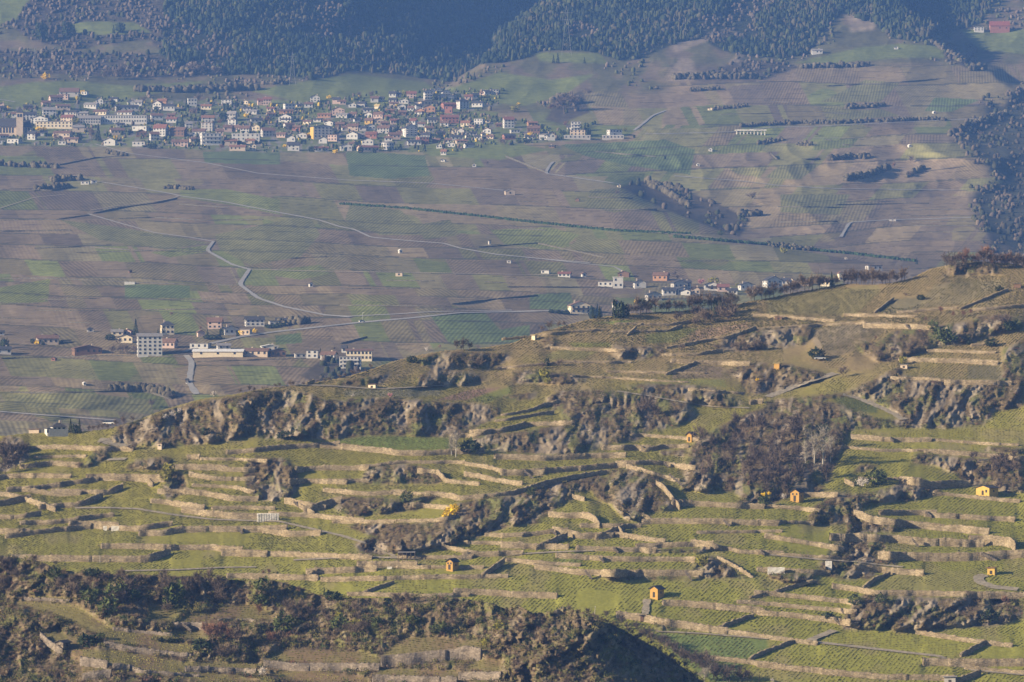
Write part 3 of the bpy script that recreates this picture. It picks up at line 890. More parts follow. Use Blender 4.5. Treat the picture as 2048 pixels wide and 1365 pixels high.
# plots: bands along the contour cut into parallelograms
w = gv - 0.035 * (gu - 1024) * np.clip((gv - 200) / 200, 0, 1) + 14 * (fbm(gu / 260, gv / 150, 221, 2) - 0.5)
w = np.where(m_rh > .5, gv + 0.05 * (gu - 1500) + 16 * (fbm(gu / 200, gv / 120, 222, 2) - 0.5), w)
bands = []; q = 60.0
r1 = random.Random(5)
while q < 980: bands.append(q); q += r1.uniform(16, 44)
bands = np.array(bands)
bi = np.searchsorted(bands, w)
cellu = gu + np.where(m_rh > .5, 0.9, -0.55) * (w - bands[np.clip(bi - 1, 0, len(bands) - 1)])
off = _hash(bi, bi * 0 + 3, 5) * 100
wid = 55 + 60 * _hash(bi, bi * 0 + 9, 6)
ci = np.floor((cellu + off) / wid + 0.6 * (_hash(np.floor((cellu + off) / wid), bi, 4) - .5)).astype(int)
h1 = _hash(ci, bi, 11); h2 = _hash(ci, bi, 12); h3 = _hash(ci, bi, 13)
pal = np.array([[.165, .132, .088], [.19, .15, .10], [.145, .118, .085], [.18, .155, .085], [.205, .165, .10], [.165, .16, .068], [.14, .16, .055], [.20, .178, .10]])
h1c = np.clip(h1 * 0.93 + 0.16 * (fbm(gu / 150, gv / 80, 230, 2) - .5), 0, .999)
colr = np.where(m_rh > .5, .95, .86)[..., None] * pal[(h1c * 8).astype(int)] * (0.80 + 0.40 * h2)[..., None]
rowdir = np.where(h3 < 0.3, 1.25, np.where(h3 < .75, 0.25, -0.35)) + 0.2 * (h2 - .5)
amt = np.where(h2 < .55, 0.22, 0.08)
gpal = np.array([[.135, .15, .05], [.095, .125, .05], [.13, .13, .058]])
for p, k in lines(FARG_TXT):
    m = np.zeros(gu.shape); FAR.fill(m, p); s = m > 0
    colr[s] = gpal[int(k[0])] * (0.9 + 0.2 * fbm(gu[s] / 20, gv[s] / 12, 240, 3))[..., None]; amt[s] = 0.25; rowdir[s] = 0.22
X = (gu - 1024) / F * FAR.D
ph = (X * np.cos(rowdir) - FAR.D * np.sin(rowdir) * 0.5) * (2 * math.pi / 2.9)
n2 = fbm(gu / 7, gv / 5, 251, 3)[..., None]; n1 = fbm(gu / 45, gv / 22, 252, 4)[..., None]
colr = colr * (0.75 + 0.5 * n1) * (0.88 + 0.24 * n2)
edgeb = np.abs(w - bands[np.clip(bi, 0, len(bands) - 1)])
eb = (edgeb < 1.0 + 1.6 * fbm(gu / 40, gv / 40, 263, 2)) & (_hash(bi, np.floor(gu / 140), 77) < .75)
colr[eb] = colr[eb] * .2 + np.array([.055, .055, .036]) * .8
b2 = []; q = 60.0
while q < 980: b2.append(q); q += r1.uniform(6, 15)
b2 = np.array(b2); w2 = w + 5 * (fbm(gu / 90, gv / 60, 271, 2) - .5); k2 = np.searchsorted(b2, w2); e2 = np.abs(w2 - b2[np.clip(k2, 0, len(b2) - 1)])
ln = (e2 < .9) & (_hash(k2, np.floor((gu + 40 * (k2 % 5)) / 85), 79) < .55); colr[ln] *= .60
cedge = np.abs((cellu + off) / wid - np.round((cellu + off) / wid)) * wid; le = (cedge < .8) & (_hash(ci, bi, 81) < .35); colr[le] *= .75
m_up = np.clip((232 - gv + 12 * (n1[..., 0] - .5)) / 14, 0, 1) * (gu < 1120) + np.clip((190 - gv) / 10, 0, 1) * ((gu >= 1120) & (gu < 1330)) + np.clip((135 - gv) / 10, 0, 1) * (gu >= 1330)
m_up = np.clip(blur(m_up, 3, 8, 2), 0, 1)[..., None]
rough = np.array([.095, .092, .046]) * (0.55 + 0.9 * n1) * (0.8 + .4 * n2)
t = np.clip((n1 - .5) * 6, 0, 1); rough = rough * (1 - t) + np.array([.125, .10, .068]) * t
colr = colr * (1 - m_up) + rough * m_up
def over(c, m, col, b=1):
    m = (blur(m, b, b, 1) if b else m)[..., None]; return c * (1 - m) + col * m
mg = np.array([.115, .135, .042]) * (0.75 + .5 * n1) * (.85 + .3 * n2)
vg = np.array([.115, .135, .055]) * (0.6 + .8 * n1); tv = np.clip((n2 - .52) * 8, 0, 1); vg = vg * (1 - tv) + np.array([.17, .16, .15]) * tv
colr = over(colr, m_vil, vg)
colr = over(colr, m_mead, mg)
colr = over(colr, m_wood, np.array([.065, .055, .04]) * (0.7 + .6 * n2))
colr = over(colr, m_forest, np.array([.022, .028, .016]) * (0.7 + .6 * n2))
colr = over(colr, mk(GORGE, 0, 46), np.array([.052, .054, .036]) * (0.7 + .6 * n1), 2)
amt = amt * (1 - np.clip(m_vil + m_mead + m_wood + m_forest + m_up[..., 0] + m_go, 0, 1))
# bare quarry faces high on the right
for q in ([(1325, 165), (1360, 115), (1385, 120), (1395, 165)], [(1455, 130), (1475, 105), (1490, 100), (1480, 128)], [(1340, 92), (1400, 70), (1460, 58), (1470, 66), (1410, 84), (1350, 108)], [(800, 80), (825, 75), (832, 100), (815, 98)], [(1690, 0), (1755, 0), (1750, 60), (1700, 64)]):
    m = np.zeros(gu.shape); FAR.fill(m, q); colr = over(colr, m * .75, np.array([.22, .18, .14]) * (.7 + .6 * n2), 2)
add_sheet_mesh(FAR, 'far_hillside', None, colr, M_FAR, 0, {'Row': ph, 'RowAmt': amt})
del colr, rough, mg, vg, ph, X

# ------------------------------------------------------------------ roads and tracks, draped as thin sheets
def ribbon(sheet, name, pts, width, mat, lift=0.25, step=4.0, D=None):
    pts = resample(pts, step); a = np.array(pts); P = ray(a[:, 0], a[:, 1], sheet.samp(sheet.D if D is None else D, a[:, 0], a[:, 1]))
    for _ in range(2):
        P[1:-1] = (P[:-2] + 2 * P[1:-1] + P[2:]) / 4
    t = np.gradient(P[:, :2], axis=0); t /= np.linalg.norm(t, axis=1)[:, None] + 1e-9
    nrm = np.stack([-t[:, 1], t[:, 0], 0 * t[:, 0]], -1)
    jit = 0.5 + 0.06 * rng.standard_normal(len(P))[:, None]
    # the cross-slope follows the ground part of the way, so the bed lies on the hill
    up = 0.12 * nrm[:, 1:2]
    A = P + nrm * width * jit + np.array([0, 0, lift]) + np.concatenate([0 * up, 0 * up, up * width], 1)
    B = P - nrm * width * jit + np.array([0, 0, lift]) - np.concatenate([0 * up, 0 * up, up * width], 1)
    V = np.concatenate([A, B]); n = len(P); i = np.arange(n - 1)
    Fq = np.stack([i, i + 1, i + 1 + n, i + n], -1)
    return tag(ob(name, me_np(name, V, Fq, mat, True)), kind='structure')
FAR_ROADS_TXT = '''
S 200,365 275,377 344,389 358,393 448,405 551,425 637,441 680,455 708,460 742,476 818,483 887,488 921,498 990,510 1093,520 1180,527;4.5
S 358,393 344,399 293,406 240,412 180,422;3
S 176,429 241,448 310,467 379,476 427,484;3.5
S 427,484 413,502 465,531 499,540;5.5
S 499,540 479,570 517,598 568,615 647,631 700,636;6
S 499,540 603,543 700,545 800,546 1005,550 1130,552;3
S 368,705 424,688 482,675 551,665 680,651 725,646 818,638 921,627 1024,625 1128,622;7
S 647,632 700,634 787,630 862,625 1024,622;4
S 372,712 384,725 378,767 393,790;7
S 1348,353 1479,363 1555,372 1675,379 1778,380 1933,382;4.5
S 1290,269 1348,268 1462,265 1541,256 1623,254 1796,246 1961,238;4.5
S 1682,475 1699,446 1778,441 1950,436;5
S 680,409 811,418 955,433 1093,449 1231,462 1380,471 1537,489 1572,495 1692,507 1830,522;3
S 189,289 258,308 413,327 516,348 700,362 852,367 1007,382;3.5
S 1106,325 1100,331 1090,348 1196,363 1245,370;5
S 0,418 69,396 130,390;3
S 258,308 180,318 114,332;2.5
S 30,205 0,200 -40,212;4
S 1268,262 1290,245 1305,232 1332,222;5
S 0,825 90,832 230,842;4
S 1090,520 1180,530 1230,535 1245,545;4
S 1390,275 1700,277 2000,292;2
S 60,365 150,352 200,365;3
S 1140,420 1330,422;2
'''
for p, h in lines(FAR_ROADS_TXT): ribbon(FAR, 'road', p, h[0] * 0.52, M_ASPHALT if h[0] > 3.2 else M_TRACK, 0.5)
for p, h in scaled(FORE_PATHS_TXT): ribbon(HILL, 'path', p, max(1.4, h[0] * 0.9) , M_TRACK, 0.3, 3.0)

# ------------------------------------------------------------------ haze
_m = bpy.data.materials.new('air'); _m.use_nodes = True
for _x in list(_m.node_tree.nodes): _m.node_tree.nodes.remove(_x)
_o = _m.node_tree.nodes.new('ShaderNodeOutputMaterial'); _p = _m.node_tree.nodes.new('ShaderNodeVolumePrincipled')
_p.inputs['Color'].default_value = (*HAZE_COLOR, 1); _p.inputs['Density'].default_value = HAZE_DENSITY
_p.inputs['Absorption Color'].default_value = (*HAZE_ABSORB, 1); _p.inputs['Anisotropy'].default_value = 0.0
_m.node_tree.links.new(_p.outputs[0], _o.inputs['Volume'])
x0, x1, y0, y1, z0, z1 = -3000, 3000, -200, 8200, -260, 560
_hz = ob('haze', me_py('haze', [(x0, y0, z0), (x1, y0, z0), (x1, y1, z0), (x0, y1, z0), (x0, y0, z1), (x1, y0, z1), (x1, y1, z1), (x0, y1, z1)],
     [(0, 3, 2, 1), (4, 5, 6, 7), (0, 1, 5, 4), (1, 2, 6, 5), (2, 3, 7, 6), (3, 0, 4, 7)], _m))
tag(_hz, kind='stuff', label='pale blue haze filling the valley air', cat='haze')
# ------------------------------------------------------------------ labels: every thing named by its look and by what it stands near
ORD = ['nearest', 'second nearest', 'third nearest', 'fourth nearest', 'fifth nearest', 'sixth nearest', 'seventh nearest', 'eighth nearest', 'ninth nearest', 'tenth nearest']
TENS = 'eleventh twelfth thirteenth fourteenth fifteenth sixteenth seventeenth eighteenth nineteenth twentieth'.split()
def nth(k):
    if k < 10: return ORD[k]
    if k < 20: return TENS[k - 10] + ' nearest'
    return 'farthest but %d' % k
class Namer:
    def __init__(s, marks): s.marks = marks; s.items = []
    def add(s, o, u, v, desc, cat, group): s.items.append((o, u, v, desc, cat, group))
    def done(s):
        buckets = {}
        for o, u, v, desc, cat, group in s.items:
            b = min(s.marks, key=lambda m: math.hypot(u - m[1], (v - m[2]) * 1.5)); du = u - b[1]; dv = (v - b[2]) * 1.5
            if abs(du) > abs(dv): di = 'left of' if du < 0 else 'right of'
            else: di = 'above' if dv < 0 else 'below'
            buckets.setdefault((desc, b[0], di), []).append((math.hypot(du, dv), o, cat, group))
        for (desc, m, di), L in buckets.items():
            L.sort(key=lambda t: t[0])
            for k, (d, o, cat, group) in enumerate(L):
                w = '' if len(L) == 1 else nth(k) + ' '
                if len(L) > 1 and k == len(L) - 1 and k >= 2: w = 'farthest '
                tag(o, '%s, %s%s %s' % (desc, w, di, m), cat, group)
HILL_MARKS = [('the small gabled orange hut', 905, 1127), ('the orange hut on a terrace', 1313, 1183), ('the narrow orange hut by the rock', 1385, 873), ('the orange hut under the copse', 1595, 990),
  ('the low yellow house', 1975, 982), ('the small yellow shed on the ridge', 1553, 731), ('the yellow hut with red roof', 1985, 1140), ('the white-panelled retaining wall', 537, 1035), ('the yellow flowering bush', 900, 1025),
  ('the white villa', 107, 855), ('the dark open shed', 812, 1108), ('the cream field hut', 745, 772), ('the stone block hut on the slope', 1068, 675), ('the grey stone hut below the vines', 1900, 1358),
  ('the dark stone hut on the spur', 126, 1287), ('the ivy-covered rock', 520, 1190), ('the big rock knob', 545, 960), ('the leafless tree on the cliff', 1295, 830), ('the pale poplar by the terrace', 910, 900), ('the bright green vineyard', 780, 885), ('the rocky spur top', 1120, 1225), ('the curved gravel lane', 1970, 1165), ('the dark evergreen on the crest', 1663, 572), ('the tall pale trees', 1645, 900)]
walls_n = Namer(HILL_MARKS); trees_n = Namer(HILL_MARKS)

# ------------------------------------------------------------------ dry stone terrace walls, each a thing
def wall_obj(sheet, pts, h, mat, name='stone_wall', thick=0.7, cap=0.15, depth=0.6):
    a = np.array(resample(pts, 3.0)); n = len(a)
    if n < 3: a = np.array(resample(pts, 0.8)); n = len(a)
    u = a[:, 0]; hh_ = h * (.80 + .30 * fbm(u / 30, a[:, 1] / 30, int(u[0]) + 3, 2)); vb = a[:, 1] + h; vt = vb - hh_; h = hh_
    seg = np.cumsum(rng.random(n) < .09); step = (_hash(seg, seg * 0 + int(abs(u[0])), 8) - .5) * 1.1
    dd = np.min(np.stack([sheet.samp(sheet.D, u, vt + h * k) for k in (0.1, 0.3, 0.5, 0.7, 0.9, 1.0)]), 0)
    pad = np.pad(dd, 2, mode='edge'); dm = np.minimum.reduce([pad[i:i + n] for i in range(5)])
    pad = np.pad(dm, 2, mode='edge'); dm = np.mean([pad[i:i + n] for i in range(5)], 0) - 0.35 + step * .5
    B = ray(u, vb, dm); T = ray(u, vt, dm + 0.12 * h * dm / F)
    T[:, 2] += cap; B[:, 2] -= depth
    t = np.gradient(B[:, :2], axis=0); t /= np.linalg.norm(t, axis=1)[:, None] + 1e-9
    nr = np.stack([-t[:, 1], t[:, 0]], -1); nr[nr[:, 1] < 0] *= -1
    nr3 = np.concatenate([nr, np.zeros((n, 1))], 1) * thick
    M = B * 0.5 + T * 0.5 - nr3 * 0.1 * rng.random((n, 1))
    T[:, 2] += 0.12 * rng.standard_normal(n)
    rows = [B, M, T, T + nr3, B + nr3]
    o = B[n // 2].copy(); V = np.concatenate(rows) - o
    i = np.arange(n - 1); Fq = []
    flip = t[n // 2, 0] < 0
    for r in range(4):
        q = np.stack([r * n + i, r * n + i + 1, (r + 1) * n + i + 1, (r + 1) * n + i], -1); Fq.append(q)
    e = np.array([[0, n, 3 * n, 4 * n], [n, 2 * n, 3 * n, 3 * n], [n - 1, 2 * n - 1, 4 * n - 1, 5 * n - 1], [2 * n - 1, 3 * n - 1, 4 * n - 1, 4 * n - 1]])
    e = np.array([[0, n, 3 * n, 4 * n], [n - 1, 5 * n - 1, 4 * n - 1, 2 * n - 1]])
    Fq = np.concatenate(Fq + [e])
    return ob(name, me_np(name, V, Fq, mat), None, tuple(o)), u.mean(), vt.mean(), abs(u[-1] - u[0])
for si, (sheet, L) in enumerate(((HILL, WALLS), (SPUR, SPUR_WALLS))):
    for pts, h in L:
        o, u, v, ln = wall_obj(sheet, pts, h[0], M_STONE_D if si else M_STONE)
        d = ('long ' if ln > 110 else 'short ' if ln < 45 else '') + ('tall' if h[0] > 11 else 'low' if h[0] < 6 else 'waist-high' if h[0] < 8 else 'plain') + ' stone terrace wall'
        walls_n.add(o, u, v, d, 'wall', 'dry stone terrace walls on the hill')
far_n = Namer([('the big pale winery', 298, 690), ('the dark-roofed cream villa', 335, 655), ('the long low hall', 435, 704), ('the road fork', 495, 545), ('the balconied white flats', 710, 722), ('the white street lamp', 725, 645),
  ('the hamlet behind the ridge', 1400, 575), ('the roadside chalet', 1158, 615), ('the viaduct', 1507, 262), ('the twin terraced villas', 1230, 268), ('the dark gorge', 1985, 330), ('the pale field hut', 980, 487), ('the flat roadside hut', 620, 570), ('the small hut with long shadow', 1018, 385), ('the white hut among vines', 800, 502), ('the village church', 40, 240)])
for pts, h in FAR_BANKS:
    hh = h[0] * 0.34
    o, u, v, ln = wall_obj(FAR, pts, hh, M_BANK, 'terrace_wall', 0.7, 0.3, 1.0)
    d = ('long ' if ln > 150 else 'short ' if ln < 70 else '') + ('tall' if hh > 1.3 else 'low') + ' dark terrace wall across the vineyards'
    far_n.add(o, u, v, d, 'wall', 'terrace walls across the far vineyards')

# ------------------------------------------------------------------ plants: small shapes merged into uncountable cover
def tpl_twigs(n, seed, up=0.35, wid=0.05):
    r = np.random.default_rng(seed); V = []; Q = []
    for k in range(n):
        d = r.standard_normal(3); d[2] = abs(d[2]) + up; d /= np.linalg.norm(d)
        b = r.uniform(-.35, .35, 3) * [1, 1, 0]; s = d * r.uniform(.15, .4) + b; e = b + d * r.uniform(.7, 1.15) + r.normal(0, .12, 3)
        p = np.cross(d, r.standard_normal(3)); p /= np.linalg.norm(p) + 1e-9
        i = len(V); V += [s - p * wid, s + p * wid, e]; Q.append((i, i + 1, i + 2))
    return np.array(V), np.array(Q)
def tpl_leaves(n, seed, size=0.2, flat=0.8, shape='ball', hollow=0.45):
    r = np.random.default_rng(seed); V = []; Q = []
    for k in range(n):
        d = r.standard_normal(3); d /= np.linalg.norm(d); rad = hollow + (1 - hollow) * r.random() ** .5
        if shape == 'cone':
            z = r.random() ** 1.5; a = r.uniform(0, 6.283); rr = (1 - z) * (0.45 + .55 * r.random()); c = np.array([rr * math.cos(a), rr * math.sin(a), z * 2])
        else:
            c = d * rad * np.array([1, 1, flat]); c[2] += flat * .75
        n1 = r.standard_normal(3) + (d * 1.0 if shape != 'cone' else np.array([math.cos(a), math.sin(a), .3])); n1 /= np.linalg.norm(n1)
        p = np.cross(n1, r.standard_normal(3)); p /= np.linalg.norm(p) + 1e-9; q = np.cross(n1, p); s = size * r.uniform(.6, 1.3)
        i = len(V); V += [c - p * s, c + q * s * .8, c + p * s * .9]; Q.append((i, i + 1, i + 2))
    return np.array(V), np.array(Q)
def tpl_blob(seed, tall=1.0, rough=.35, sub=2):
    import bmesh
    bm = bmesh.new(); bmesh.ops.create_icosphere(bm, subdivisions=sub, radius=1.0)
    V = np.array([v.co[:] for v in bm.verts]); Q = np.array([[v.index for v in f.verts] for f in bm.faces]); bm.free()
    r = np.random.default_rng(seed); V = V * (1 + rough * (r.random((len(V), 1)) - .5) * 2)
    V[:, 2] = V[:, 2] * tall + tall * .7; return V, Q
def scatter(name, tpls, P, scale, colours, mat, which=None, kind='stuff', squash=None):
    """merge copies of the small templates at points P into ONE uncountable mesh"""
    n = len(P); which = rng.integers(0, len(tpls), n) if which is None else which
    VV = []; QQ = []; CC = []; base = 0
    for t, (V, Q) in enumerate(tpls):
        ix = np.nonzero(which == t)[0]
        if len(ix) == 0: continue
        a = rng.uniform(0, 6.283, len(ix)); c, s = np.cos(a), np.sin(a)
        sx = scale[ix]
        x = (V[None, :, 0] * c[:, None] - V[None, :, 1] * s[:, None]) * sx[:, None] + P[ix, 0:1]
        y = (V[None, :, 0] * s[:, None] + V[None, :, 1] * c[:, None]) * sx[:, None] + P[ix, 1:2]
        z = V[None, :, 2] * (sx * (1 if squash is None else squash[ix]))[:, None] + P[ix, 2:3]
        VV.append(np.stack([x, y, z], -1).reshape(-1, 3)); k = len(V)
        QQ.append((Q[None] + (np.arange(len(ix)) * k)[:, None, None]).reshape(-1, Q.shape[1]) + base); base += k * len(ix)
        CC.append(np.repeat(colours[ix], k, axis=0))
    me = me_np(name, np.concatenate(VV), np.concatenate(QQ), mat, False, np.concatenate(CC))
    return tag(ob(name, me), kind=kind)
def jitter_points(sheet, mask, cu, cv, prob=1.0):
    nu = int((sheet.U[-1] - sheet.U[0]) / cu); nv = int((sheet.V[0] - sheet.V[-1]) / cv)
    a, b = np.meshgrid(np.arange(nu), np.arange(nv))
    u = sheet.U[0] + (a.ravel() + rng.random(nu * nv)) * cu; v = sheet.V[0] - (b.ravel() + rng.random(nu * nv)) * cv
    ok = (sheet.samp(mask, u, v) > 0.5) & (rng.random(len(u)) < prob)
    return u[ok], v[ok]
TW = [tpl_twigs(46, s, .3, .045) for s in (1, 2, 3)]; LF = [tpl_leaves(44, s, .26) for s in (4, 5, 6)]; GR = [tpl_twigs(14, s, .9, .07) for s in (7, 8)]
def scrub_on(sheet, mask, sky, lush, dens=1.0, name='scrub'):
    u, v = jitter_points(sheet, mask, 4.6, 4.0, 0.75 * dens)
    sk = np.interp(u, [p[0] for p in sky], [p[1] for p in sky]); ok = v > sk + 1; u, v = u[ok], v[ok]
    if sheet is HILL:
        ok = sheet.samp(CRAG, u, v) < .60; u, v = u[ok], v[ok]
    P = sheet.at(u, v); n = len(u)
    k = fbm(u / 45, v / 32, 301, 3) + 0.12 * rng.standard_normal(n)
    typ = np.where(k < .50, 0, np.where(k < .60, 1, np.where(k < .66, 2, 3)))
    typ = np.where(rng.random(n) < .22, 3, typ)
    pal = np.array([[.112, .087, .062], [.105, .10, .036], [.045, .06, .024], [.20, .155, .088]])
    c = pal[typ] * rng.uniform(.7, 1.3, (n, 1)) * (1.25 if sheet is SPUR else 1.0); c[:, 0] *= rng.uniform(.92, 1.12, n)
    red = (rng.random(n) < .05) & (typ == 0); c[red] = np.array([.21, .115, .075]) * rng.uniform(.8, 1.2, (red.sum(), 1))
    typ = np.where((sheet is HILL) & (rng.random(n) < .12), 3, typ); which = np.where((typ == 1) | (typ == 2), 3 + rng.integers(0, 3, n), np.where(typ == 3, 6 + rng.integers(0, 2, n), rng.integers(0, 3, n)))
    sc = np.where(typ == 3, rng.uniform(.35, .75, n), rng.uniform(.4, 1.0, n) * lush)
    P[:, 2] -= .15
    return scatter(name, TW + LF + GR, P, sc, c, M_PLANT, which)
scrub_on(HILL, scrub, FORE_SKY, 1.0)
scrub_on(SPUR, sscrub, SPUR_SKY, 1.15, .9)
# weeds and tufts at wall feet and field edges
nearw = ((blur(wallm, 4, 4, 1) > .12) | (blur(path, 3, 3, 1) > .15)) & (scrub < .5) & (path < .5)
u, v = jitter_points(HILL, nearw.astype(float), 4.5, 4.0, .35); P = HILL.at(u, v); n = len(u)
c = np.where(rng.random((n, 1)) < .5, [[.14, .15, .045]], [[.19, .16, .09]]) * rng.uniform(.7, 1.3, (n, 1))
scatter('weeds', GR + LF, P, rng.uniform(.2, .5, n), c, M_PLANT)

# ------------------------------------------------------------------ rows of pruned vines
def ground_uv(sheet, x, y):
    u = x / y * F + 1024.0; ok = (u > sheet.U[0]) & (u < sheet.U[-1] - sheet.du)
    c = np.clip(np.round((u - sheet.U[0]) / sheet.du).astype(int), 0, len(sheet.U) - 1); v = np.full(len(u), -999.0)
    order = np.argsort(c, kind='stable'); cs = c[order]; st = np.searchsorted(cs, np.arange(len(sheet.U) + 1))
    for k in range(len(sheet.U)):
        s = order[st[k]:st[k + 1]]
        if len(s): v[s] = np.interp(y[s], sheet.Dsm[:, k], sheet.V, left=-999, right=-999)
    return u, v, ok & (v > -900)
CONTOUR_TXT = '''
D 480,60 2048,60 2048,240 1160,240 480,120;96
H 380,640 1720,720 1540,860 300,740;97
B 180,780 740,780 980,940 700,930;128
B 700,1180 1800,1170 1800,1240 700,1260;90
B 900,1260 1740,1280 1640,1364 900,1364;90
A 1850,1090 2048,1100 B 300,1100 300,1130 A 1850,1170;90
D 860,760 1700,800 1680,860 900,790;97
D 700,900 2048,900 2048,960 700,950;95
D 750,260 1150,270 1160,360 870,350;100
J 900,820 1900,780 1900,1000 1300,1000;110
C 0,900 380,870 240,1000 0,1000;90
H 0,360 640,390 640,480 0,420;95
'''
SPUR_DIR = [95, 128, 110, 120, 96, 60, 92, 92, 92, 92, 93, 84, 92, 88, 115]
def vines(sheet, mask, dirmap, dirs, spacing, name, sky, x0, x1, y0, y1):
    VV = []; CC = []; cnt = 0
    for h in dirs:
        a = math.radians(h); dx, dy = math.sin(a), math.cos(a); nx, ny = dy, -dx
        sp = spacing if h < 60 else spacing * 1.35
        R = math.hypot(x1 - x0, y1 - y0) / 2; cx, cy = (x0 + x1) / 2, (y0 + y1) / 2
        p = np.arange(-R, R, sp); t = np.arange(-R, R, 1.05); pp, tt = np.meshgrid(p, t); pp = pp.ravel(); tt = tt.ravel() + rng.uniform(-.2, .2, pp.size)
        x = cx + nx * pp + dx * tt; y = cy + ny * pp + dy * tt
        ok = (x > x0) & (x < x1) & (y > y0) & (y < y1); x, y = x[ok], y[ok]
        u, v, ok = ground_uv(sheet, x, y)
        ok &= (sheet.samp(mask, u, v) > .6) & (np.abs(sheet.samp(dirmap, u, v) - h) < 1.0) & (rng.random(len(u)) < .8)
        ok &= v > np.interp(u, [q[0] for q in sky], [q[1] for q in sky]) + 2
        u, v = u[ok], v[ok]; P = sheet.at(u, v); n = len(u)
        patch = fbm(u / 60, v / 40, 401, 2); hgt = (.10 + .17 * patch) * rng.uniform(.6, 1.25, n) * np.where(v < 700, 1.6, 1.0)
        d3 = np.array([dx, dy, 0]) * .5; n3 = np.array([nx, ny, 0])
        slope = 0.0
        for (w3, hs) in ((d3, 1.0), (n3 * .22, 1.15)):
            w = w3[None] * rng.uniform(.6, 1.1, (n, 1)); up = np.stack([rng.normal(0, .07, n), rng.normal(0, .07, n), hgt * hs], -1)
            q = np.stack([P - w - [0, 0, .2], P + w - [0, 0, .2], P + w * .8 + up * rng.uniform(.7, 1.1, (n, 1)), P - w * .8 + up], 1)
            VV.append(q.reshape(-1, 3)); col = np.array([[.165, .155, .05]]) * rng.uniform(.65, 1.3, (n, 1)); CC.append(np.repeat(col, 4, axis=0)); cnt += n
    me = me_np(name, np.concatenate(VV), np.arange(cnt * 4).reshape(-1, 4), M_PLANT, False, np.concatenate(CC))
    return tag(ob(name, me), kind='stuff')
dirmap = np.full(HILL.gu.shape, 21.0)
dirmap[(fbm(HILL.gu / 120, HILL.gv / 90, 411, 2) > .56)] = 33.0
for p, h in lines(CONTOUR_TXT): HILL.fill(dirmap, p, h[0])
vm = ((blur(scrub, 1, 1, 1) < .1) & (blur(wallm, 1, 1, 1) < .1) & (path < .5)).astype(float)
bald = fbm(HILL.gu / 90, HILL.gv / 60, 421, 2); vm[(bald > .72)] = 0
vines(HILL, vm, dirmap, sorted(set(np.unique(dirmap))), 1.25, 'vine_rows', FORE_SKY, -250, 250, 1290, 1990)
sdir = np.zeros(SPUR.gu.shape)
for (p, _), h in zip(lines(SPUR_FIELDS_TXT), SPUR_DIR): SPUR.fill(sdir, p, h)
vines(SPUR, (sfield * (swallm < .5)), sdir, sorted(set(SPUR_DIR)), 1.2, 'vine_rows', SPUR_SKY, -160, 70, 1090, 1300)

# ------------------------------------------------------------------ trees: trunk with limbs, crown of twigs or leaves; copies share meshes
def tube(V, Q, a, b, ra, rb, n=5):
    a = np.array(a, float); b = np.array(b, float); d = b - a; d /= np.linalg.norm(d) + 1e-9
    p = np.cross(d, [0.3, 0.9, 0.2]); p /= np.linalg.norm(p) + 1e-9; q = np.cross(d, p); i = len(V)
    for k in range(n): t = 6.283 * k / n; V.append(a + (p * math.cos(t) + q * math.sin(t)) * ra)
    for k in range(n): t = 6.283 * k / n; V.append(b + (p * math.cos(t) + q * math.sin(t)) * rb)
    for k in range(n): Q.append((i + k, i + (k + 1) % n, i + n + (k + 1) % n, i + n + k))
def gen_tree(seed, spread=.75, stem=.14, upright=.45, leaf=None, n1=10, n2=7, n3=6, tw=.013, leafsize=.03):
    r = np.random.default_rng(seed); V = []; Q = []; CV = []; CQ = []
    top = np.array([r.normal(0, .03), r.normal(0, .03), .75]); tube(V, Q, (0, 0, -.06), top * .5, .026, .018); tube(V, Q, top * .5, top, .018, .006)
    def twig(a, b, w):
        d = b - a; p = np.cross(d, r.standard_normal(3)); p /= np.linalg.norm(p) + 1e-9; i = len(CV)
        CV.extend([a - p * w, a + p * w, b]); CQ.append((i, i + 1, i + 2))
    for k in range(n1):
        h = stem + (.72 - stem) * (k + r.random()) / n1; a = top * (h / .75); az = r.uniform(0, 6.283)
        d = np.array([math.cos(az), math.sin(az), upright + r.uniform(0, .5)]); d /= np.linalg.norm(d); L = spread * .5 * r.uniform(.7, 1.1) * (1.1 - .6 * (h - stem))
        b = a + d * L; b[2] += L * .15; tube(V, Q, a, b, .010, .004, 4)
        for j in range(n2):
            s = a + (b - a) * r.uniform(.25, 1); e = s + (d * .6 + r.normal(0, .55, 3) + [0, 0, .35]) * L * .55; twig(s, e, tw * 1.5)
            for m in range(n3):
                s2 = s + (e - s) * r.uniform(.3, 1); e2 = s2 + ((e - s) * .5 + r.normal(0, .5, 3) * L * .6 + np.array([0, 0, .1]) * L); twig(s2, e2, tw)
                if leaf:
                    for _ in range(leaf):
                        c = s2 + (e2 - s2) * r.uniform(.2, 1.1); p = r.normal(0, leafsize, 3); q = r.normal(0, leafsize, 3); i = len(CV); CV.extend([c - p, c + q, c + p]); CQ.append((i, i + 1, i + 2))
    for m in range(14 * n1 // 7):
        s = top * r.uniform(.7, 1); e = s + np.array([r.normal(0, .12), r.normal(0, .12), r.uniform(.1, .27)]); twig(s, e, tw * 1.2)
        for _ in range(4): s2 = s + (e - s) * r.random(); twig(s2, s2 + r.normal(0, .07, 3) + [0, 0, .06], tw)
    V = np.array(V); CV = np.array(CV); mz = CV[:, 2].max()
    return (V / mz, np.array(Q)), (CV / mz, np.array(CQ))
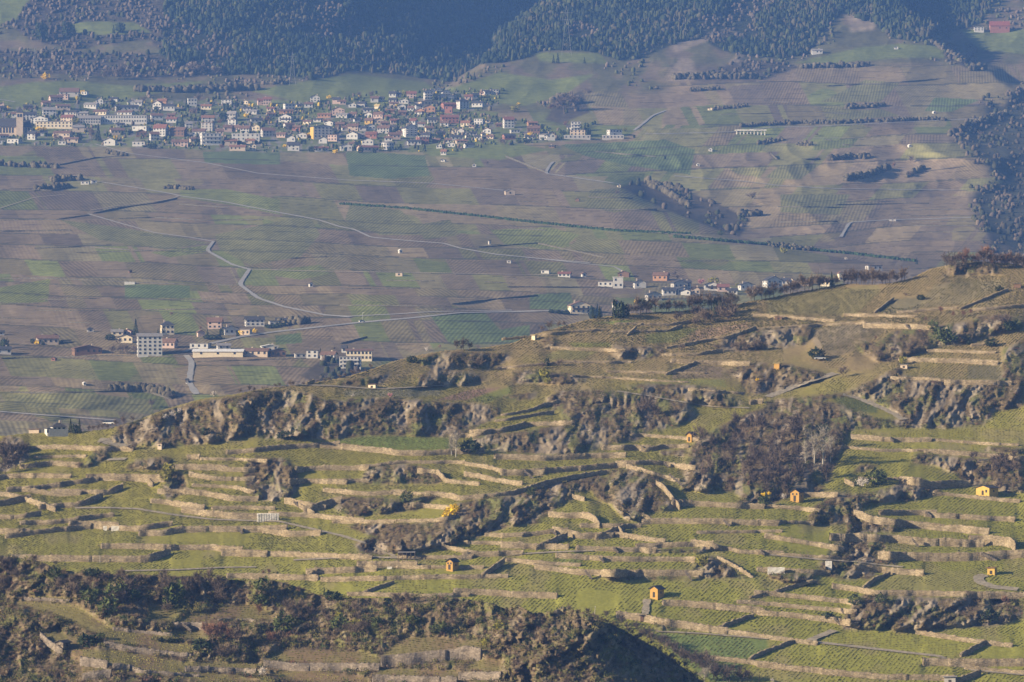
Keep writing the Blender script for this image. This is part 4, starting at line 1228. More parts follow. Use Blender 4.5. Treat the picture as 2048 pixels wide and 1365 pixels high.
def gen_leafy(seed, shape, n, size, w=.5):
    V = []; Q = []; tube(V, Q, (0, 0, -.06), (0, 0, .55), .03, .012)
    if shape == 'cone':
        c, q = tpl_leaves(n, seed, size, 1, 'cone', .4); c = c * np.array([w * .5, w * .5, .46]) + np.array([0, 0, .08])
    else:
        c, q = tpl_leaves(n, seed, size, 1.0, 'ball', .5)
        r = np.random.default_rng(seed); c = c * (1 + .25 * np.sin(c[:, 0:1] * 5 + seed) * np.cos(c[:, 1:2] * 4)); c = c * np.array([w * .5, w * .5, .54]) + np.array([0, 0, .04])
    return (np.array(V), np.array(Q)), (c, q)
P_BARE = mat_plain('bare_twigs', (.165, .128, .098), var=.2); P_RED = mat_plain('reddish_twigs', (.22, .125, .085), var=.2); P_PALE = mat_plain('pale_twigs', (.33, .30, .25), var=.2)
P_EVER = mat_plain('dark_needles', (.030, .045, .020), var=.35); P_GREEN = mat_plain('green_leaves', (.075, .095, .03), var=.35); P_YEL = mat_plain('yellow_blossom', (.72, .50, .03), var=.2)
P_WHITE = mat_plain('white_blossom', (.62, .57, .52), var=.15); P_PINK = mat_plain('pink_blossom', (.55, .30, .32), var=.15); P_OLIVE = mat_plain('olive_leaves', (.20, .19, .03), var=.3)
P_DARKB = mat_plain('dark_twigs', (.095, .075, .065), var=.25)
KINDS = {}
def kind(k, name, desc, cat, gens, crown_mat, trunk_mat=M_BARK, crown_name='crown'):
    L = []
    for (tv, tq), (cv, cq) in gens: L.append((me_np(name + '_trunk', tv, tq, trunk_mat, True), me_np(name + '_crown', cv, cq, crown_mat)))
    KINDS[k] = (name, desc, cat, L)
kind('b', 'bare_tree', 'bare grey-brown tree', 'tree', [gen_tree(s, .8) for s in (1, 2, 3, 4)], P_BARE)
kind('d', 'bare_tree', 'bare dark-twigged tree', 'tree', [gen_tree(s, .85, n2=7) for s in (11, 12, 13)], P_DARKB)
kind('r', 'bare_tree', 'bare reddish tree', 'tree', [gen_tree(s, .7, leaf=1, leafsize=.012) for s in (21, 22)], P_RED)
kind('p', 'pale_tree', 'bare pale whitish tree', 'tree', [gen_tree(s, .36, .15, 1.3, n1=11, tw=.005) for s in (31, 32)], P_PALE, M_BARKPALE)
kind('q', 'pale_tree', 'broad pale wispy tree', 'tree', [gen_tree(s, .8, .15, .6, n1=11, n3=9, tw=.007) for s in (41, 42)], P_PALE, M_BARKPALE)
kind('c', 'conifer', 'dark pointed conifer', 'tree', [gen_leafy(s, 'cone', 420, .16, .42) for s in (51, 52)], P_EVER)
kind('e', 'evergreen_tree', 'dark rounded evergreen', 'tree', [gen_leafy(s, 'ball', 360, .22, .8) for s in (61, 62)], P_EVER)
kind('E', 'evergreen_bush', 'dark green bush', 'bush', [gen_leafy(s, 'ball', 260, .26, 1.7) for s in (63, 64)], P_EVER)
kind('g', 'green_bush', 'mid green leafy bush', 'bush', [gen_leafy(s, 'ball', 260, .24, 1.2) for s in (71, 72)], P_GREEN)
kind('y', 'forsythia_bush', 'bright yellow flowering bush', 'bush', [gen_leafy(s, 'ball', 260, .24, 1.4) for s in (81, 82)], P_YEL)
kind('o', 'budding_bush', 'yellow-green budding bush', 'bush', [gen_leafy(s, 'ball', 240, .24, 1.2) for s in (91, 92)], P_OLIVE)
kind('w', 'blossom_tree', 'white blossoming tree', 'tree', [gen_tree(s, .95, .12, leaf=2, leafsize=.035) for s in (101, 102)], P_WHITE)
kind('k', 'blossom_tree', 'pink blossoming tree', 'tree', [gen_tree(s, .9, .15, leaf=3, leafsize=.04) for s in (111, 112)], P_PINK)
kind('B', 'bare_bush', 'bare brown bush', 'bush', [gen_tree(s, 1.5, .04, .25, n1=9, n2=7, tw=.02) for s in (121, 122, 123)], P_BARE)
kind('h', 'hedge_bush', 'dark clipped hedge', 'hedge', [gen_leafy(s, 'ball', 420, .22, 4.0) for s in (131,)], P_EVER)
used_k = {}
def plant(k, sheet, u, v, hpx, namer, group, sx=1.0, sink=0.0):
    name, desc, cat, L = KINDS[k]; p = sheet.pt(u, v); p.z -= sink; h = hpx * p.y / F
    i = used_k.get(k, 0); used_k[k] = i + 1; tm, cm = L[i % len(L)]
    root = empty(name, p, random.uniform(0, 6.28)); root.scale = (h * sx, h * sx, h)
    ob('trunk', tm, root); ob('crown', cm, root)
    namer.add(root, u, v, desc, cat, group); return root
TREES_TXT = '''
c K 510,292;115
c J 700,312;100
c J 650,300;80
e J 850,305;135
e J 905,290;90
b J 1050,245;95
b J 300,400;90
b J 240,420;70
b J 370,385;75
b J 420,375;60
d I 1600,400;105
d I 1660,398;120
d I 1710,398;85
b I 1780,545;110
B I 1640,395;60
c A 565,108;115
c A 635,108;112
e A 600,110;70
d A 20,330;210
d A 70,360;240
d A 120,400;230
d A 160,330;190
d A 40,430;180
d A 190,300;150
d A 100,300;150
b A 710,40;60
b A 745,42;64
b A 780,40;60
b A 820,38;66
b A 860,36;60
b A 990,20;90
b A 930,30;70
b A 1060,10;60
B A 640,390;100
B A 1060,250;90
d D 1650,330;110
p D 440,365;360
p D 375,370;300
p D 500,340;230
p D 300,350;200
p B 1600,300;225
p B 1565,285;190
q G 1155,1062;266
q G 1540,1062;169
d G 870,612;123
d G 760,545;78
d G 1000,650;97
d G 1080,722;143
b G 1130,745;117
d G 1220,800;162
d G 1290,830;130
b G 1350,880;136
d G 1440,925;156
d G 1500,940;156
b G 1570,970;214
d G 1640,1050;182
b G 1740,1062;182
d G 1830,1062;162
b G 1900,1064;143
d G 1400,900;117
d G 1180,775;120
b G 1255,815;130
d G 1320,860;120
d G 1380,900;130
d G 1470,945;150
d G 1530,990;160
b G 1610,1040;170
d G 1690,1062;150
d G 1040,700;90
d G 920,640;80
b J 1090,1095;210
B J 1040,1060;150
B J 1140,1080;150
d E 270,112;95
d E 440,130;60
b E 560,402;200
b E 480,330;150
d E 90,220;170
d E 30,200;190
d E 150,250;140
d E 200,180;110
d E 10,330;150
d E 330,180;100
E E 715,210;58
E E 772,212;58
g E 430,230;90
E E 700,772;95
g E 810,715;55
E E 1290,735;34
E E 1370,740;34
E E 1440,742;30
E E 1640,835;100
E E 1600,780;70
r E 1700,740;190
r E 1650,700;150
r E 1770,720;170
r E 1840,740;150
b E 1880,760;190
b E 1780,880;150
B E 1850,860;120
B E 1700,860;80
d E 1560,270;110
b E 1590,275;100
d F 1130,445;135
b F 960,485;125
b F 1220,430;120
r F 100,200;60
r F 60,205;50
E F 600,400;70
E F 660,405;60
c F 547,365;60
g F 40,440;90
g F 60,330;110
g F 1250,600;80
o F 1245,590;60
o F 660,560;60
o F 1940,640;60
o F 1830,760;60
y B 1555,770;75
y B 1590,735;60
y B 1520,790;50
y J 1960,808;22
y C 2010,612;30
y D 10,600;24
o C 1525,1170;85
o A 1345,440;90
o A 1320,490;70
o K 1080,912;58
g C 2020,690;80
w L 960,1135;40
w L 1000,1120;44
w L 1040,1100;40
w L 1245,995;42
k I 1072,785;44
w I 775,780;32
w D 745,545;95
w D 790,530;70
g D 860,520;120
g D 900,500;90
w F 50,1015;95
w H 30,1062;40
w D 130,640;60
o F 800,620;70
E I 1250,500;50
E K 390,870;80
E K 1220,400;40
E K 1850,330;40
E K 1790,770;60
E K 1610,760;30
E K 1940,640;70
g K 1430,740;120
g K 1370,720;90
g K 1320,640;70
r K 1380,510;70
r K 1480,540;60
r K 1560,540;65
r K 1260,570;40
r K 860,720;40
r K 1620,520;60
b K 600,1020;110
B K 970,900;60
B K 1880,600;110
b K 1900,590;110
b K 1820,580;90
B K 1130,800;90
B K 1000,820;80
B K 900,860;70
B K 1250,760;70
B K 1100,370;50
E B 220,150;60
E B 310,155;70
E B 1710,260;100
g B 1200,660;90
g C 150,600;60
B C 720,640;80
B C 1760,560;90
r C 1750,510;60
r C 1890,540;60
c J 100,470;30
e J 280,690;60
B J 250,710;90
B J 380,690;80
o J 260,780;70
o J 290,830;50
B J 1360,560;80
B J 1640,560;90
B J 1780,570;100
b J 1850,570;130
b J 1950,570;120
B J 2000,560;110
B D 1900,400;120
b D 1960,420;130
d D 1850,560;90
B H 120,200;40
E H 480,560;60
B H 600,600;90
B H 700,590;80
g H 700,440;90
g H 900,420;70
r H 1900,440;90
E H 1780,560;80
E L 1190,1220;40
'''
for ln in TREES_TXT.strip().splitlines():
    k, rest = ln.split(' ', 1); (p,), h = parse(rest)
    sh = SPUR if rest[0] in 'EF' and p[1] > np.interp(p[0], [q[0] for q in SPUR_SKY], [q[1] for q in SPUR_SKY]) + 1 else HILL
    sky = np.interp(p[0], [q[0] for q in FORE_SKY], [q[1] for q in FORE_SKY])
    plant(k, sh, p[0], max(p[1], sky + 1) if sh is HILL else p[1], h[0] / TL[rest[0]][2], trees_n, {'tree': 'single trees on the hill', 'bush': 'single bushes on the hill', 'hedge': 'hedges'}[KINDS[k][2]])
rt = random.Random(12)
def copse(sheet, poly, n, kinds, h0, h1, group):
    us = [p[0] for p in poly]; vs = [p[1] for p in poly]; c = 0
    while c < n:
        u = rt.uniform(min(us), max(us)); v = rt.uniform(min(vs), max(vs))
        if not inpoly(np.array([u]), np.array([v]), poly)[0]: continue
        plant(rt.choice(kinds), sheet, u, v, rt.uniform(h0, h1), trees_n, group); c += 1
copse(HILL, parse('S 1400,885 1480,850 1560,830 1640,870 1680,890 1650,975 1560,995 1470,980 1400,960')[0], 56, 'ddbddB', 24, 50, 'trees of the wooded rock')
copse(SPUR, parse('E 430,210 1300,230 1800,260 1850,430 1200,540 900,560 650,440')[0], 46, 'bddbBg', 18, 38, 'trees in the spur copse')
copse(SPUR, parse('F 0,520 300,480 900,500 860,760 250,790 0,800')[0], 34, 'bdbrBg', 18, 36, 'trees in the spur copse')
copse(SPUR, parse('F 880,480 1900,500 1850,680 1150,690 900,600')[0], 20, 'bBBdg', 10, 22, 'trees on the spur crest')
copse(HILL, parse('J 1330,360 1330,300 1500,270 1760,260 1760,330 1600,370')[0], 16, 'bbdBe', 24, 42, 'trees of the hilltop copse')
copse(HILL, parse('D 1780,320 2048,320 2048,580 1850,570')[0], 12, 'bdB', 18, 32, 'trees of the right-hand rock')
sk = lambda u: float(np.interp(u, [q[0] for q in FORE_SKY], [q[1] for q in FORE_SKY]))
for k in range(58):
    u = 1262 + k * 9.6 + rt.uniform(-4, 4)
    if 1480 < u < 1500: continue
    plant('d' if rt.random() < .35 else 'b', HILL, u, sk(u) + rt.uniform(.5, 2), rt.uniform(22, 44), trees_n, 'row of trees along the crest')
for k in range(22):
    u = 1890 + k * 7.5 + rt.uniform(-3, 3)
    plant(rt.choice('ddbr'), HILL, u, sk(u) + rt.uniform(1, 12), rt.uniform(20, 44), trees_n, 'trees on the right-hand summit')
for k in range(20):
    u = 480 + k * 14 + rt.uniform(-5, 5); plant(rt.choice('BBdb'), HILL, u, sk(u) + rt.uniform(.5, 4), rt.uniform(8, 18), trees_n, 'bushes along the crest')

for k in range(34):
    u = 1140 + k * 8.2 + rt.uniform(-3, 3); vv = float(np.interp(u, [q[0] for q in SPUR_SKY], [q[1] for q in SPUR_SKY]))
    plant(rt.choice('BBdBb'), SPUR, u, vv + rt.uniform(1, 9), rt.uniform(9, 24), trees_n, 'bushes along the spur edge')
# ------------------------------------------------------------------ far woods: uncountable, one mass each
BL = [tpl_blob(s, t, .30, 2) for s, t in ((1, 1.25), (2, 1.0), (3, 1.5))]
def cone_blob(seed):
    V, Q = tpl_blob(seed, 1.9, .22, 2); z = (V[:, 2] - V[:, 2].min()) / np.ptp(V[:, 2]); V = V.copy(); V[:, :2] *= (1.05 - .95 * z)[:, None]; return V, Q
FIR = BL + [cone_blob(4), cone_blob(5)]
PTW = [tpl_twigs(70, s, .5, .05) for s in (15, 16)]
def wood(name, mask, cu, cv, pal, s0, s1, tpls, prob=1.0, label=None, seed=501):
    u, v = jitter_points(FAR, mask, cu, cv, prob); P = FAR.at(u, v); n = len(u)
    pal = np.array(pal); k = np.clip((fbm(u / 60, v / 40, seed, 3) + .22 * rng.standard_normal(n) - .15) / .7, 0, .999); c = pal[(k * len(pal)).astype(int)] * rng.uniform(.8, 1.2, (n, 1))
    P[:, 2] -= .8
    o = scatter(name, tpls, P, rng.uniform(s0, s1, n), c, M_PLANT)
    tag(o, label, 'wood'); return o
u_, v_ = FAR.gu, FAR.gv
m_left = m_forest * (u_ < 985); m_right = m_forest * (u_ >= 955) * (u_ < 1760); m_far_r = m_forest * (u_ >= 1700)
decid = np.clip(fbm(u_ / 110, v_ / 60, 511, 3) + (420 - u_) / 500 * (u_ < 560), 0, 1)
fg = [[.018, .026, .013], [.028, .038, .017], [.048, .056, .021], [.062, .058, .034]]  # dark pine greens, lowered further to stand in for cloud shade on the forest
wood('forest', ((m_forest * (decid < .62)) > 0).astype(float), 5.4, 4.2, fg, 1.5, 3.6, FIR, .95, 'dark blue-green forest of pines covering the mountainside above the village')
wood('woods', (m_forest * (decid >= .62) + m_wood * ((v_ < 175) | (fbm(u_ / 24, v_ / 14, 541, 3) > .56)) > 0).astype(float), 5.2, 4.0, [[.085, .07, .056], [.105, .085, .066], [.06, .052, .038], [.04, .044, .022]], 1.3, 2.6, BL + PTW + PTW, .75, 'grey-brown leafless woods along the meadow and gully edges')
m_edge = ((fbm(u_ / 55, v_ / 28, 521, 3) > .56) & (m_up[..., 0] > .5) & (m_forest < .5) & (m_mead < .5) & (m_vil < .5)).astype(float)
wood('undergrowth', m_edge, 7.5, 4.0, [[.14, .112, .092], [.10, .085, .06], [.07, .075, .03]], 1.0, 2.4, BL + PTW, .7, 'brown scrub dotting the rough pasture above the village')
m_gor = (mk(GORGE, 0, 46) > 0).astype(float)
wood('gorge_scrub', m_gor, 6.0, 4.4, [[.028, .03, .02], [.05, .045, .032], [.075, .062, .045]], 0.9, 2.2, BL + PTW, .42, 'dark scrub on the shaded side of the gorge')  # scrub palette lowered so part of the gorge's shade sits in the colour
lip = ((blur((m_gor > 0).astype(float), 9, 9, 1) > .04) & (blur((m_gor > 0).astype(float), 9, 9, 1) < .6) & (fbm(u_ / 22, v_ / 18, 551, 3) > .44)).astype(float)
wood('gorge_lip_brush', lip, 5.0, 4.2, [[.12, .095, .07], [.09, .075, .05], [.06, .06, .03]], 1.0, 2.4, BL + PTW, .8, 'brown brush along the broken lip of the gorge')
# hedgerows and brushy banks, each a thing
HEDGES_TXT = '''
R 390,740 600,722 1010,715 1400,700 1580,698;3.2
R 1600,790 1700,740 1800,705 1930,668;4.5
R 1000,632 1220,618;4
R 740,395 900,392 1130,385;4.5
R 0,460 260,455 480,452;5
R 100,530 260,520;3.5
R 230,640 420,620;3
R 900,930 1010,920 1130,918;4
R 990,1050 1100,1035 1200,1000;4.5
R 490,840 640,815;3.5
R 720,845 800,845;3.5
R 1130,1030 1250,980;5
R 1350,1030 1450,985;4
R 1500,250 1620,330 1690,370;4.5
R 380,1260 500,1250;5
Q 0,1188 380,1213 800,1258 1200,1303 1600,1343 2033,1363;1.6
N 0,72 550,119 650,135 1000,168 1400,214;1.8
N 550,122 800,150;3
P 0,962 150,970 330,975;4
P 300,1055 480,1045;4.5
P 200,1105 420,1090;4
P 790,530 1150,535 1500,520;5.5
P 620,890 740,905;3
P 960,1095 1120,1102;3
L 640,965 870,968 1000,1005;4
L 1610,590 1790,570;4
Q 200,740 0,745;2
Q 1780,1060 1900,1130 2033,1210;5
Q 1800,1090 1990,1110;5
Q 1240,610 1390,600;8
R 1720,410 1810,405;6
P 1060,430 1290,430;6
P 1530,490 1680,485;4
P 640,640 700,640;3
'''
P_HEDGE = mat_attr('hedge_leaves', var=.3, scale=.5, bump=0)
for p, h in lines(HEDGES_TXT):
    rp = 3 if h[0] > 2.5 else 6; a = np.array(resample(p, 2.6)); n = len(a) * rp; a = np.repeat(a, rp, 0) + rng.normal(0, .9 if rp == 3 else .35, (n, 2)); P = FAR.at(a[:, 0], a[:, 1]); P[:, 2] -= .4
    green = h[0] < 2.5
    c = np.array([.035, .06, .025] if green else [.085, .075, .05]) * rng.uniform(.6, 1.4, (n, 1))
    o = scatter('hedgerow', BL if green else BL + PTW, P - P[n // 2], rng.uniform(.35, .6, n) * max(h[0], 1.3), c, P_HEDGE, kind=None); o.location = P[n // 2]
    if 'kind' in o: del o['kind']
    far_n.add(o, a[:, 0].mean(), a[:, 1].mean(), 'dark green hedge line' if green else ('tall' if h[0] >= 5 else 'low') + ' brown hedgerow', 'hedge', 'hedgerows on the far hillside')

# ------------------------------------------------------------------ houses
WALLC = {'w': ('white', (.47, .465, .455)), 'c': ('cream', (.64, .56, .42)), 'y': ('yellow', (.46, .31, .085)), 'p': ('pink', (.44, .335, .295)), 'o': ('orange', (.36, .21, .13)), 'r': ('brick red', (.28, .135, .105)),
         'b': ('brown timber', (.16, .10, .07)), 'g': ('grey', (.36, .35, .34)), 'e': ('beige', (.46, .38, .30)), 'a': ('amber yellow', (.40, .24, .07))}
ROOFC = {'d': ('dark slate', (.055, .055, .062)), 'b': ('brown tiled', (.15, .095, .075)), 'r': ('red tiled', (.18, .085, .068)), 't': ('terracotta', (.22, .118, .08)), 'g': ('grey', (.22, .21, .21)), 'w': ('white', (.62, .62, .62)), 'R': ('bright red', (.22, .08, .06)),
         'y': ('straw-yellow', (.42, .34, .16))}
WM = {k: mat_plain(v[0].replace(' ', '_') + '_wall', v[1], var=.10, scale=.5) for k, v in WALLC.items()}
RM = {k: mat_plain(v[0].replace(' ', '_') + '_roof', v[1], var=.22, scale=.8, rough=.8) for k, v in ROOFC.items()}
def box(x0, x1, y0, y1, z0, z1):
    return [(x0, y0, z0), (x1, y0, z0), (x1, y1, z0), (x0, y1, z0), (x0, y0, z1), (x1, y0, z1), (x1, y1, z1), (x0, y1, z1)], [(0, 3, 2, 1), (4, 5, 6, 7), (0, 1, 5, 4), (1, 2, 6, 5), (2, 3, 7, 6), (3, 0, 4, 7)]
def join(*parts):
    V = []; Q = []
    for v, f in parts:
        o = len(V); V += list(v); Q += [tuple(i + o for i in q) for q in f]
    return V, Q
WIN_ME = {}
def win_mesh(w, h, mat):
    k = (round(w, 1), round(h, 1), mat.name)
    if k not in WIN_ME: WIN_ME[k] = me_py('window', *box(-w / 2, w / 2, -.06, .06, -h / 2, h / 2), mat)
    return WIN_ME[k]
def house(name, P, w, H, wc, rc, typ, yaw=0.0, d=None, floors=None, cols=None, chimney=True, balcony=False, wmat=None, side_wc=None, big=False, overhang=.55, sink=2.5, pitch=None):
    root = empty(name, P, yaw)
    d = d or min(max(w * .72, 4), 13)
    if typ == 'f': rise = 0.0
    elif typ == 'g': rise = min(.36 * H, w * .30)
    elif typ == 'h': rise = min(.38 * H, w * .3)
    else: rise = min(.36 * H, d * .40)
    if pitch is not None: rise = pitch
    hw = H - rise; x, y = w / 2, d / 2; wm = WM[wc]; ov = overhang
    V, Q = box(-x, x, -y, y, -sink, hw)
    if typ == 'g':
        V += [(0, -y, H), (0, y, H)]; Q = [q for q in Q if q != (4, 5, 6, 7)] + [(4, 5, 8), (6, 7, 9), (5, 6, 9, 8), (7, 4, 8, 9)]
    elif typ == 's':
        V += [(-x, 0, H), (x, 0, H)]; Q = [q for q in Q if q != (4, 5, 6, 7)] + [(5, 6, 9), (7, 4, 8), (4, 5, 9, 8), (6, 7, 8, 9)]
    ob('wall', me_py('wall', V, Q, wm), root)
    t = .28
    def slab(a, b, c, e): return [a, b, c, e, *[(p[0], p[1], p[2] + t) for p in (a, b, c, e)]], [(0, 3, 2, 1), (4, 5, 6, 7), (0, 1, 5, 4), (1, 2, 6, 5), (2, 3, 7, 6), (3, 0, 4, 7)]
    if typ == 'g':
        k = rise / x; lo = hw - ov * k; R = join(slab((-x - ov, -y - ov, lo), (0, -y - ov, H), (0, y + ov, H), (-x - ov, y + ov, lo)), slab((0, -y - ov, H + .003), (x + ov, -y - ov, lo), (x + ov, y + ov, lo), (0, y + ov, H + .003)))
    elif typ == 's':
        k = rise / y; lo = hw - ov * k; R = join(slab((-x - ov, -y - ov, lo), (x + ov, -y - ov, lo), (x + ov, 0, H), (-x - ov, 0, H)), slab((-x - ov, 0, H + .003), (x + ov, 0, H + .003), (x + ov, y + ov, lo), (-x - ov, y + ov, lo)))
    elif typ == 'h':
        r = max(x - y, x * .25); R = ([(-x - ov, -y - ov, hw), (x + ov, -y - ov, hw), (x + ov, y + ov, hw), (-x - ov, y + ov, hw), (-r, 0, H), (r, 0, H)], [(0, 1, 5, 4), (1, 2, 5), (2, 3, 4, 5), (3, 0, 4), (0, 3, 2, 1)])
    else:
        R = box(-x - ov * .6, x + ov * .6, -y - ov * .6, y + ov * .6, hw + .003, hw + .35)
    roof = ob('roof', me_py('roof', R[0], R[1], RM[rc]), root)
    if chimney and typ != 'f':
        cx = x * random.choice((-.45, .4)); c = box(cx - .45, cx + .45, .2, 1.1, hw + rise * .2, H + .9); ob('chimney', me_py('chimney', c[0], c[1], WM['e']), roof)
    fl = floors or max(1, int(round(hw / 2.9))); nc = cols or max(1, min(6, int(round(w / 3.4)))); fh = hw / fl
    ww, wh = min(1.25, w / nc * .5), min(1.5, fh * .55)
    for i in range(fl):
        for j in range(nc):
            if not big and random.random() < .12: continue
            o = ob('window', win_mesh(ww, wh, M_GLASS), root, (-x + w * (j + .5) / nc, -y - .05, fh * (i + .55)))
        for s in (-1, 1):
            if d > 5:
                for j in range(2 if d > 8 else 1):
                    o = ob('window', win_mesh(ww, wh, M_GLASS), root, (s * (x + .05), -y + d * (j + .5) / (2 if d > 8 else 1), fh * (i + .55))); o.rotation_euler = (0, 0, math.pi / 2)
    if balcony:
        for i in range(1, fl):
            b = box(-x * .8, x * .8, -y - 1.2, -y, fh * i - .1, fh * i + .85); ob('balcony', me_py('balcony', b[0], b[1], M_DARKWOOD if balcony == 'wood' else WM['w']), root)
    return root
SHAPE = {'g': 'gable-fronted', 's': 'side-gabled', 'f': 'flat-roofed', 'h': 'hip-roofed'}
VIL_MARKS = [('the church tower', 40, 240), ('the long pale school', 235, 242), ('the glass office block', 493, 272), ('the yellow-ended block', 640, 263), ('the tall white block', 817, 262), ('the square white tower house', 925, 203),
  ('the brick red terrace', 898, 240), ('the round white villa', 775, 294), ('the white stepped flats', 860, 185), ('the upper terraced villa', 1150, 258), ('the modern white flats', 420, 278), ('the long grey barn', 140, 182), ('the white house with red roof', 1015, 240),
  ('the pink twin house', 525, 203), ('the pink top house', 822, 188)]
vil_n = Namer(VIL_MARKS)
HOUSES_TXT = '''
v 1160,205 90 40 w g f
v 760,305 180 95 p b s
v 870,262 150 60 p b f
v 630,362 120 75 p b s
v 1360,352 110 105 w d g
v 1250,387 190 75 w g s
v 1780,352 90 80 w b g
v 1890,352 110 75 w g s
v 1560,295 110 55 w d s
v 400,535 200 95 w d s
v 200,515 90 75 w b s
v 670,485 190 110 w g s
v 860,405 200 70 e b s
v 980,485 180 65 g d s
v 1130,500 160 65 g g s
v 1380,485 200 75 c b s
v 1720,490 220 70 w b s
v 1730,420 330 75 g d s
v 560,592 250 95 w d g
v 930,575 180 95 e r s
v 1070,705 170 85 e g s
v 440,815 120 115 w d s
v 600,765 100 65 w d s
v 50,800 130 55 w b s
v 200,862 180 50 w g f
v 20,880 100 50 w g f
v 860,785 250 85 e b s
v 980,852 200 65 e b s
v 850,885 110 45 w g f
v 1600,745 200 85 e b s
v 1510,892 170 95 w d g
v 1930,775 150 95 b b g
v 1930,690 220 50 w w f
v 1900,902 180 55 w g f
v 1640,640 120 50 g d s
v 40,420 90 60 b d s
v 30,360 60 50 p b g
v 380,400 130 60 b d s
w 110,402 130 115 w b g
w 170,335 130 75 o t s
w 260,415 170 85 w d s
w 575,352 130 90 w w f
w 770,402 150 65 c t s
w 1050,335 150 60 w d f
w 1305,332 90 52 c b g
w 1510,342 90 85 p r s
w 1900,412 150 80 w g f
w 90,545 170 85 w b s
w 300,580 150 65 w r s
w 290,520 110 60 r b s
w 150,765 190 155 w r s
w 390,765 220 115 b b s
w 530,665 110 95 w g s
w 60,825 130 115 w b s
w 790,582 180 95 w t s
w 790,695 170 105 g b f
w 1130,612 120 65 w b f
w 1120,545 130 115 g g s
w 670,765 180 95 w b s
w 950,760 110 90 p b s
w 1060,705 120 85 p b s
w 1180,705 110 85 p b s
w 1300,725 130 95 w b s
w 1450,695 110 85 c y g
w 1610,775 190 120 g b s
w 1860,460 200 55 o b s
w 1860,575 190 105 w d g
w 1900,655 150 65 w b s
w 1800,785 130 65 p b s
w 360,902 130 85 p b s
w 470,912 110 95 p b s
w 600,850 120 60 e b s
w 1100,892 180 85 e t s
w 1400,962 100 95 c b g
w 1370,870 130 60 e t s
w 1200,962 230 70 e t s
w 1930,845 120 85 w d g
w 1960,965 170 115 w d s
w 1450,585 160 65 g d s
w 1400,465 170 55 g g s
w 1650,505 120 55 e b s
w 1330,420 110 50 g d s
w 1650,420 110 45 e r s
w 600,440 110 60 b d s
x 480,302 140 95 w d g
x 770,325 110 85 p d s
x 855,335 90 60 p b s
x 390,375 120 65 w b s
x 260,375 80 45 c d s
x 1290,305 110 80 w b s
x 1370,295 100 65 w d s
x 1540,235 100 75 w d s
x 1620,235 70 62 w d s
x 990,375 110 62 w d g
x 1110,365 120 65 g d s
x 1540,315 110 65 g d s
x 1690,325 140 65 w g g
x 1555,355 130 52 e b s
x 800,475 180 100 p b g
x 610,512 190 55 o t s
x 860,512 170 55 g g s
x 1330,392 70 55 c y s
x 1210,445 150 55 w d s
x 1660,405 120 75 w d g
x 1785,425 90 65 w b s
x 1500,445 110 40 o t s
x 1900,392 110 62 w d s
x 1215,515 110 72 w b g
x 1350,525 140 85 p b s
x 1470,545 90 62 e r s
x 1050,575 90 55 w d s
x 1000,510 100 70 p b s
x 1220,605 120 80 y b s
x 1350,602 140 75 e b g
x 1545,605 80 72 p r s
x 1800,605 140 65 w r s
x 1640,595 90 62 c b s
x 640,592 110 55 g b s
x 380,605 120 55 c b s
x 520,572 120 45 g d s
x 680,625 130 65 w d g
x 300,795 150 75 w b g
x 590,865 120 85 w d g
x 730,835 140 80 p b f
x 1000,805 170 95 w d g
x 1250,795 160 85 r r s
x 1230,685 140 85 w d g
x 1130,695 100 62 g d s
x 1000,695 150 95 e b s
x 880,695 80 62 w b s
x 1420,725 180 100 g b s
x 1550,685 100 65 g d s
x 1560,805 170 85 p b s
x 1480,835 110 62 w b s
x 1200,885 170 85 w d g
x 900,965 170 95 w d g
x 1000,920 110 70 w b s
x 1200,975 280 75 e r s
x 560,975 200 62 w r s
x 1830,885 200 65 w d s
x 1960,875 140 92 r w f
x 1990,805 130 82 w d s
x 230,690 120 65 r b s
x 820,650 130 70 b b s
x 720,720 100 60 g d s
x 1100,790 110 60 w g s
x 1670,480 110 60 b b s
x 1900,480 110 60 w b s
x 1430,630 110 60 b b s
x 1650,760 90 60 e b s
y 800,275 110 72 p r s
y 890,255 100 72 g d s
y 1150,195 120 62 w g f
y 1060,205 110 62 w d s
y 990,205 70 42 p b s
y 930,365 160 72 w d s
y 240,345 240 65 e b g
y 120,385 110 55 w d s
y 530,385 200 72 r r s
y 530,455 110 90 r r f
y 270,435 160 90 o d g
y 150,475 130 82 o b g
y 760,635 130 75 c t s
y 945,615 130 82 w d f
y 1060,585 50 42 c r g
y 850,655 90 35 e b s
y 1670,625 140 55 o t s
y 1690,725 180 95 b b s
y 300,595 130 82 w d s
y 50,585 90 62 w r s
y 470,635 120 72 w b s
y 260,705 110 72 c b s
y 600,735 60 62 c y g
y 700,745 110 82 g b g
y 1060,732 120 75 w r g
y 1430,722 130 35 w g f
y 640,822 170 65 g d s
y 780,802 50 62 c d g
y 920,815 80 62 w d s
y 1000,802 60 82 c b g
y 1100,805 100 52 e b s
y 1350,812 170 75 r d s
y 1580,815 40 55 c d g
y 1660,815 120 55 w d s
y 1820,815 120 65 w g f
y 1920,825 120 105 w d g
y 160,855 150 75 r g f
y 60,885 110 52 w b s
y 180,775 70 62 w r s
y 400,935 80 65 w g g
y 460,1025 80 72 w t s
y 570,915 110 62 w d g
y 700,865 160 45 e t s
y 800,925 130 62 w d s
y 420,760 120 60 b d s
y 360,860 110 60 b b s
y 520,860 90 60 w b s
y 860,760 110 50 g d s
y 1210,640 80 50 b b s
y 160,640 110 60 w b s
z 440,655 80 35 b d s
z 790,492 220 75 e d f
z 1290,492 190 80 w d f
z 700,420 110 75 g d s
'''
PXV = 6.827
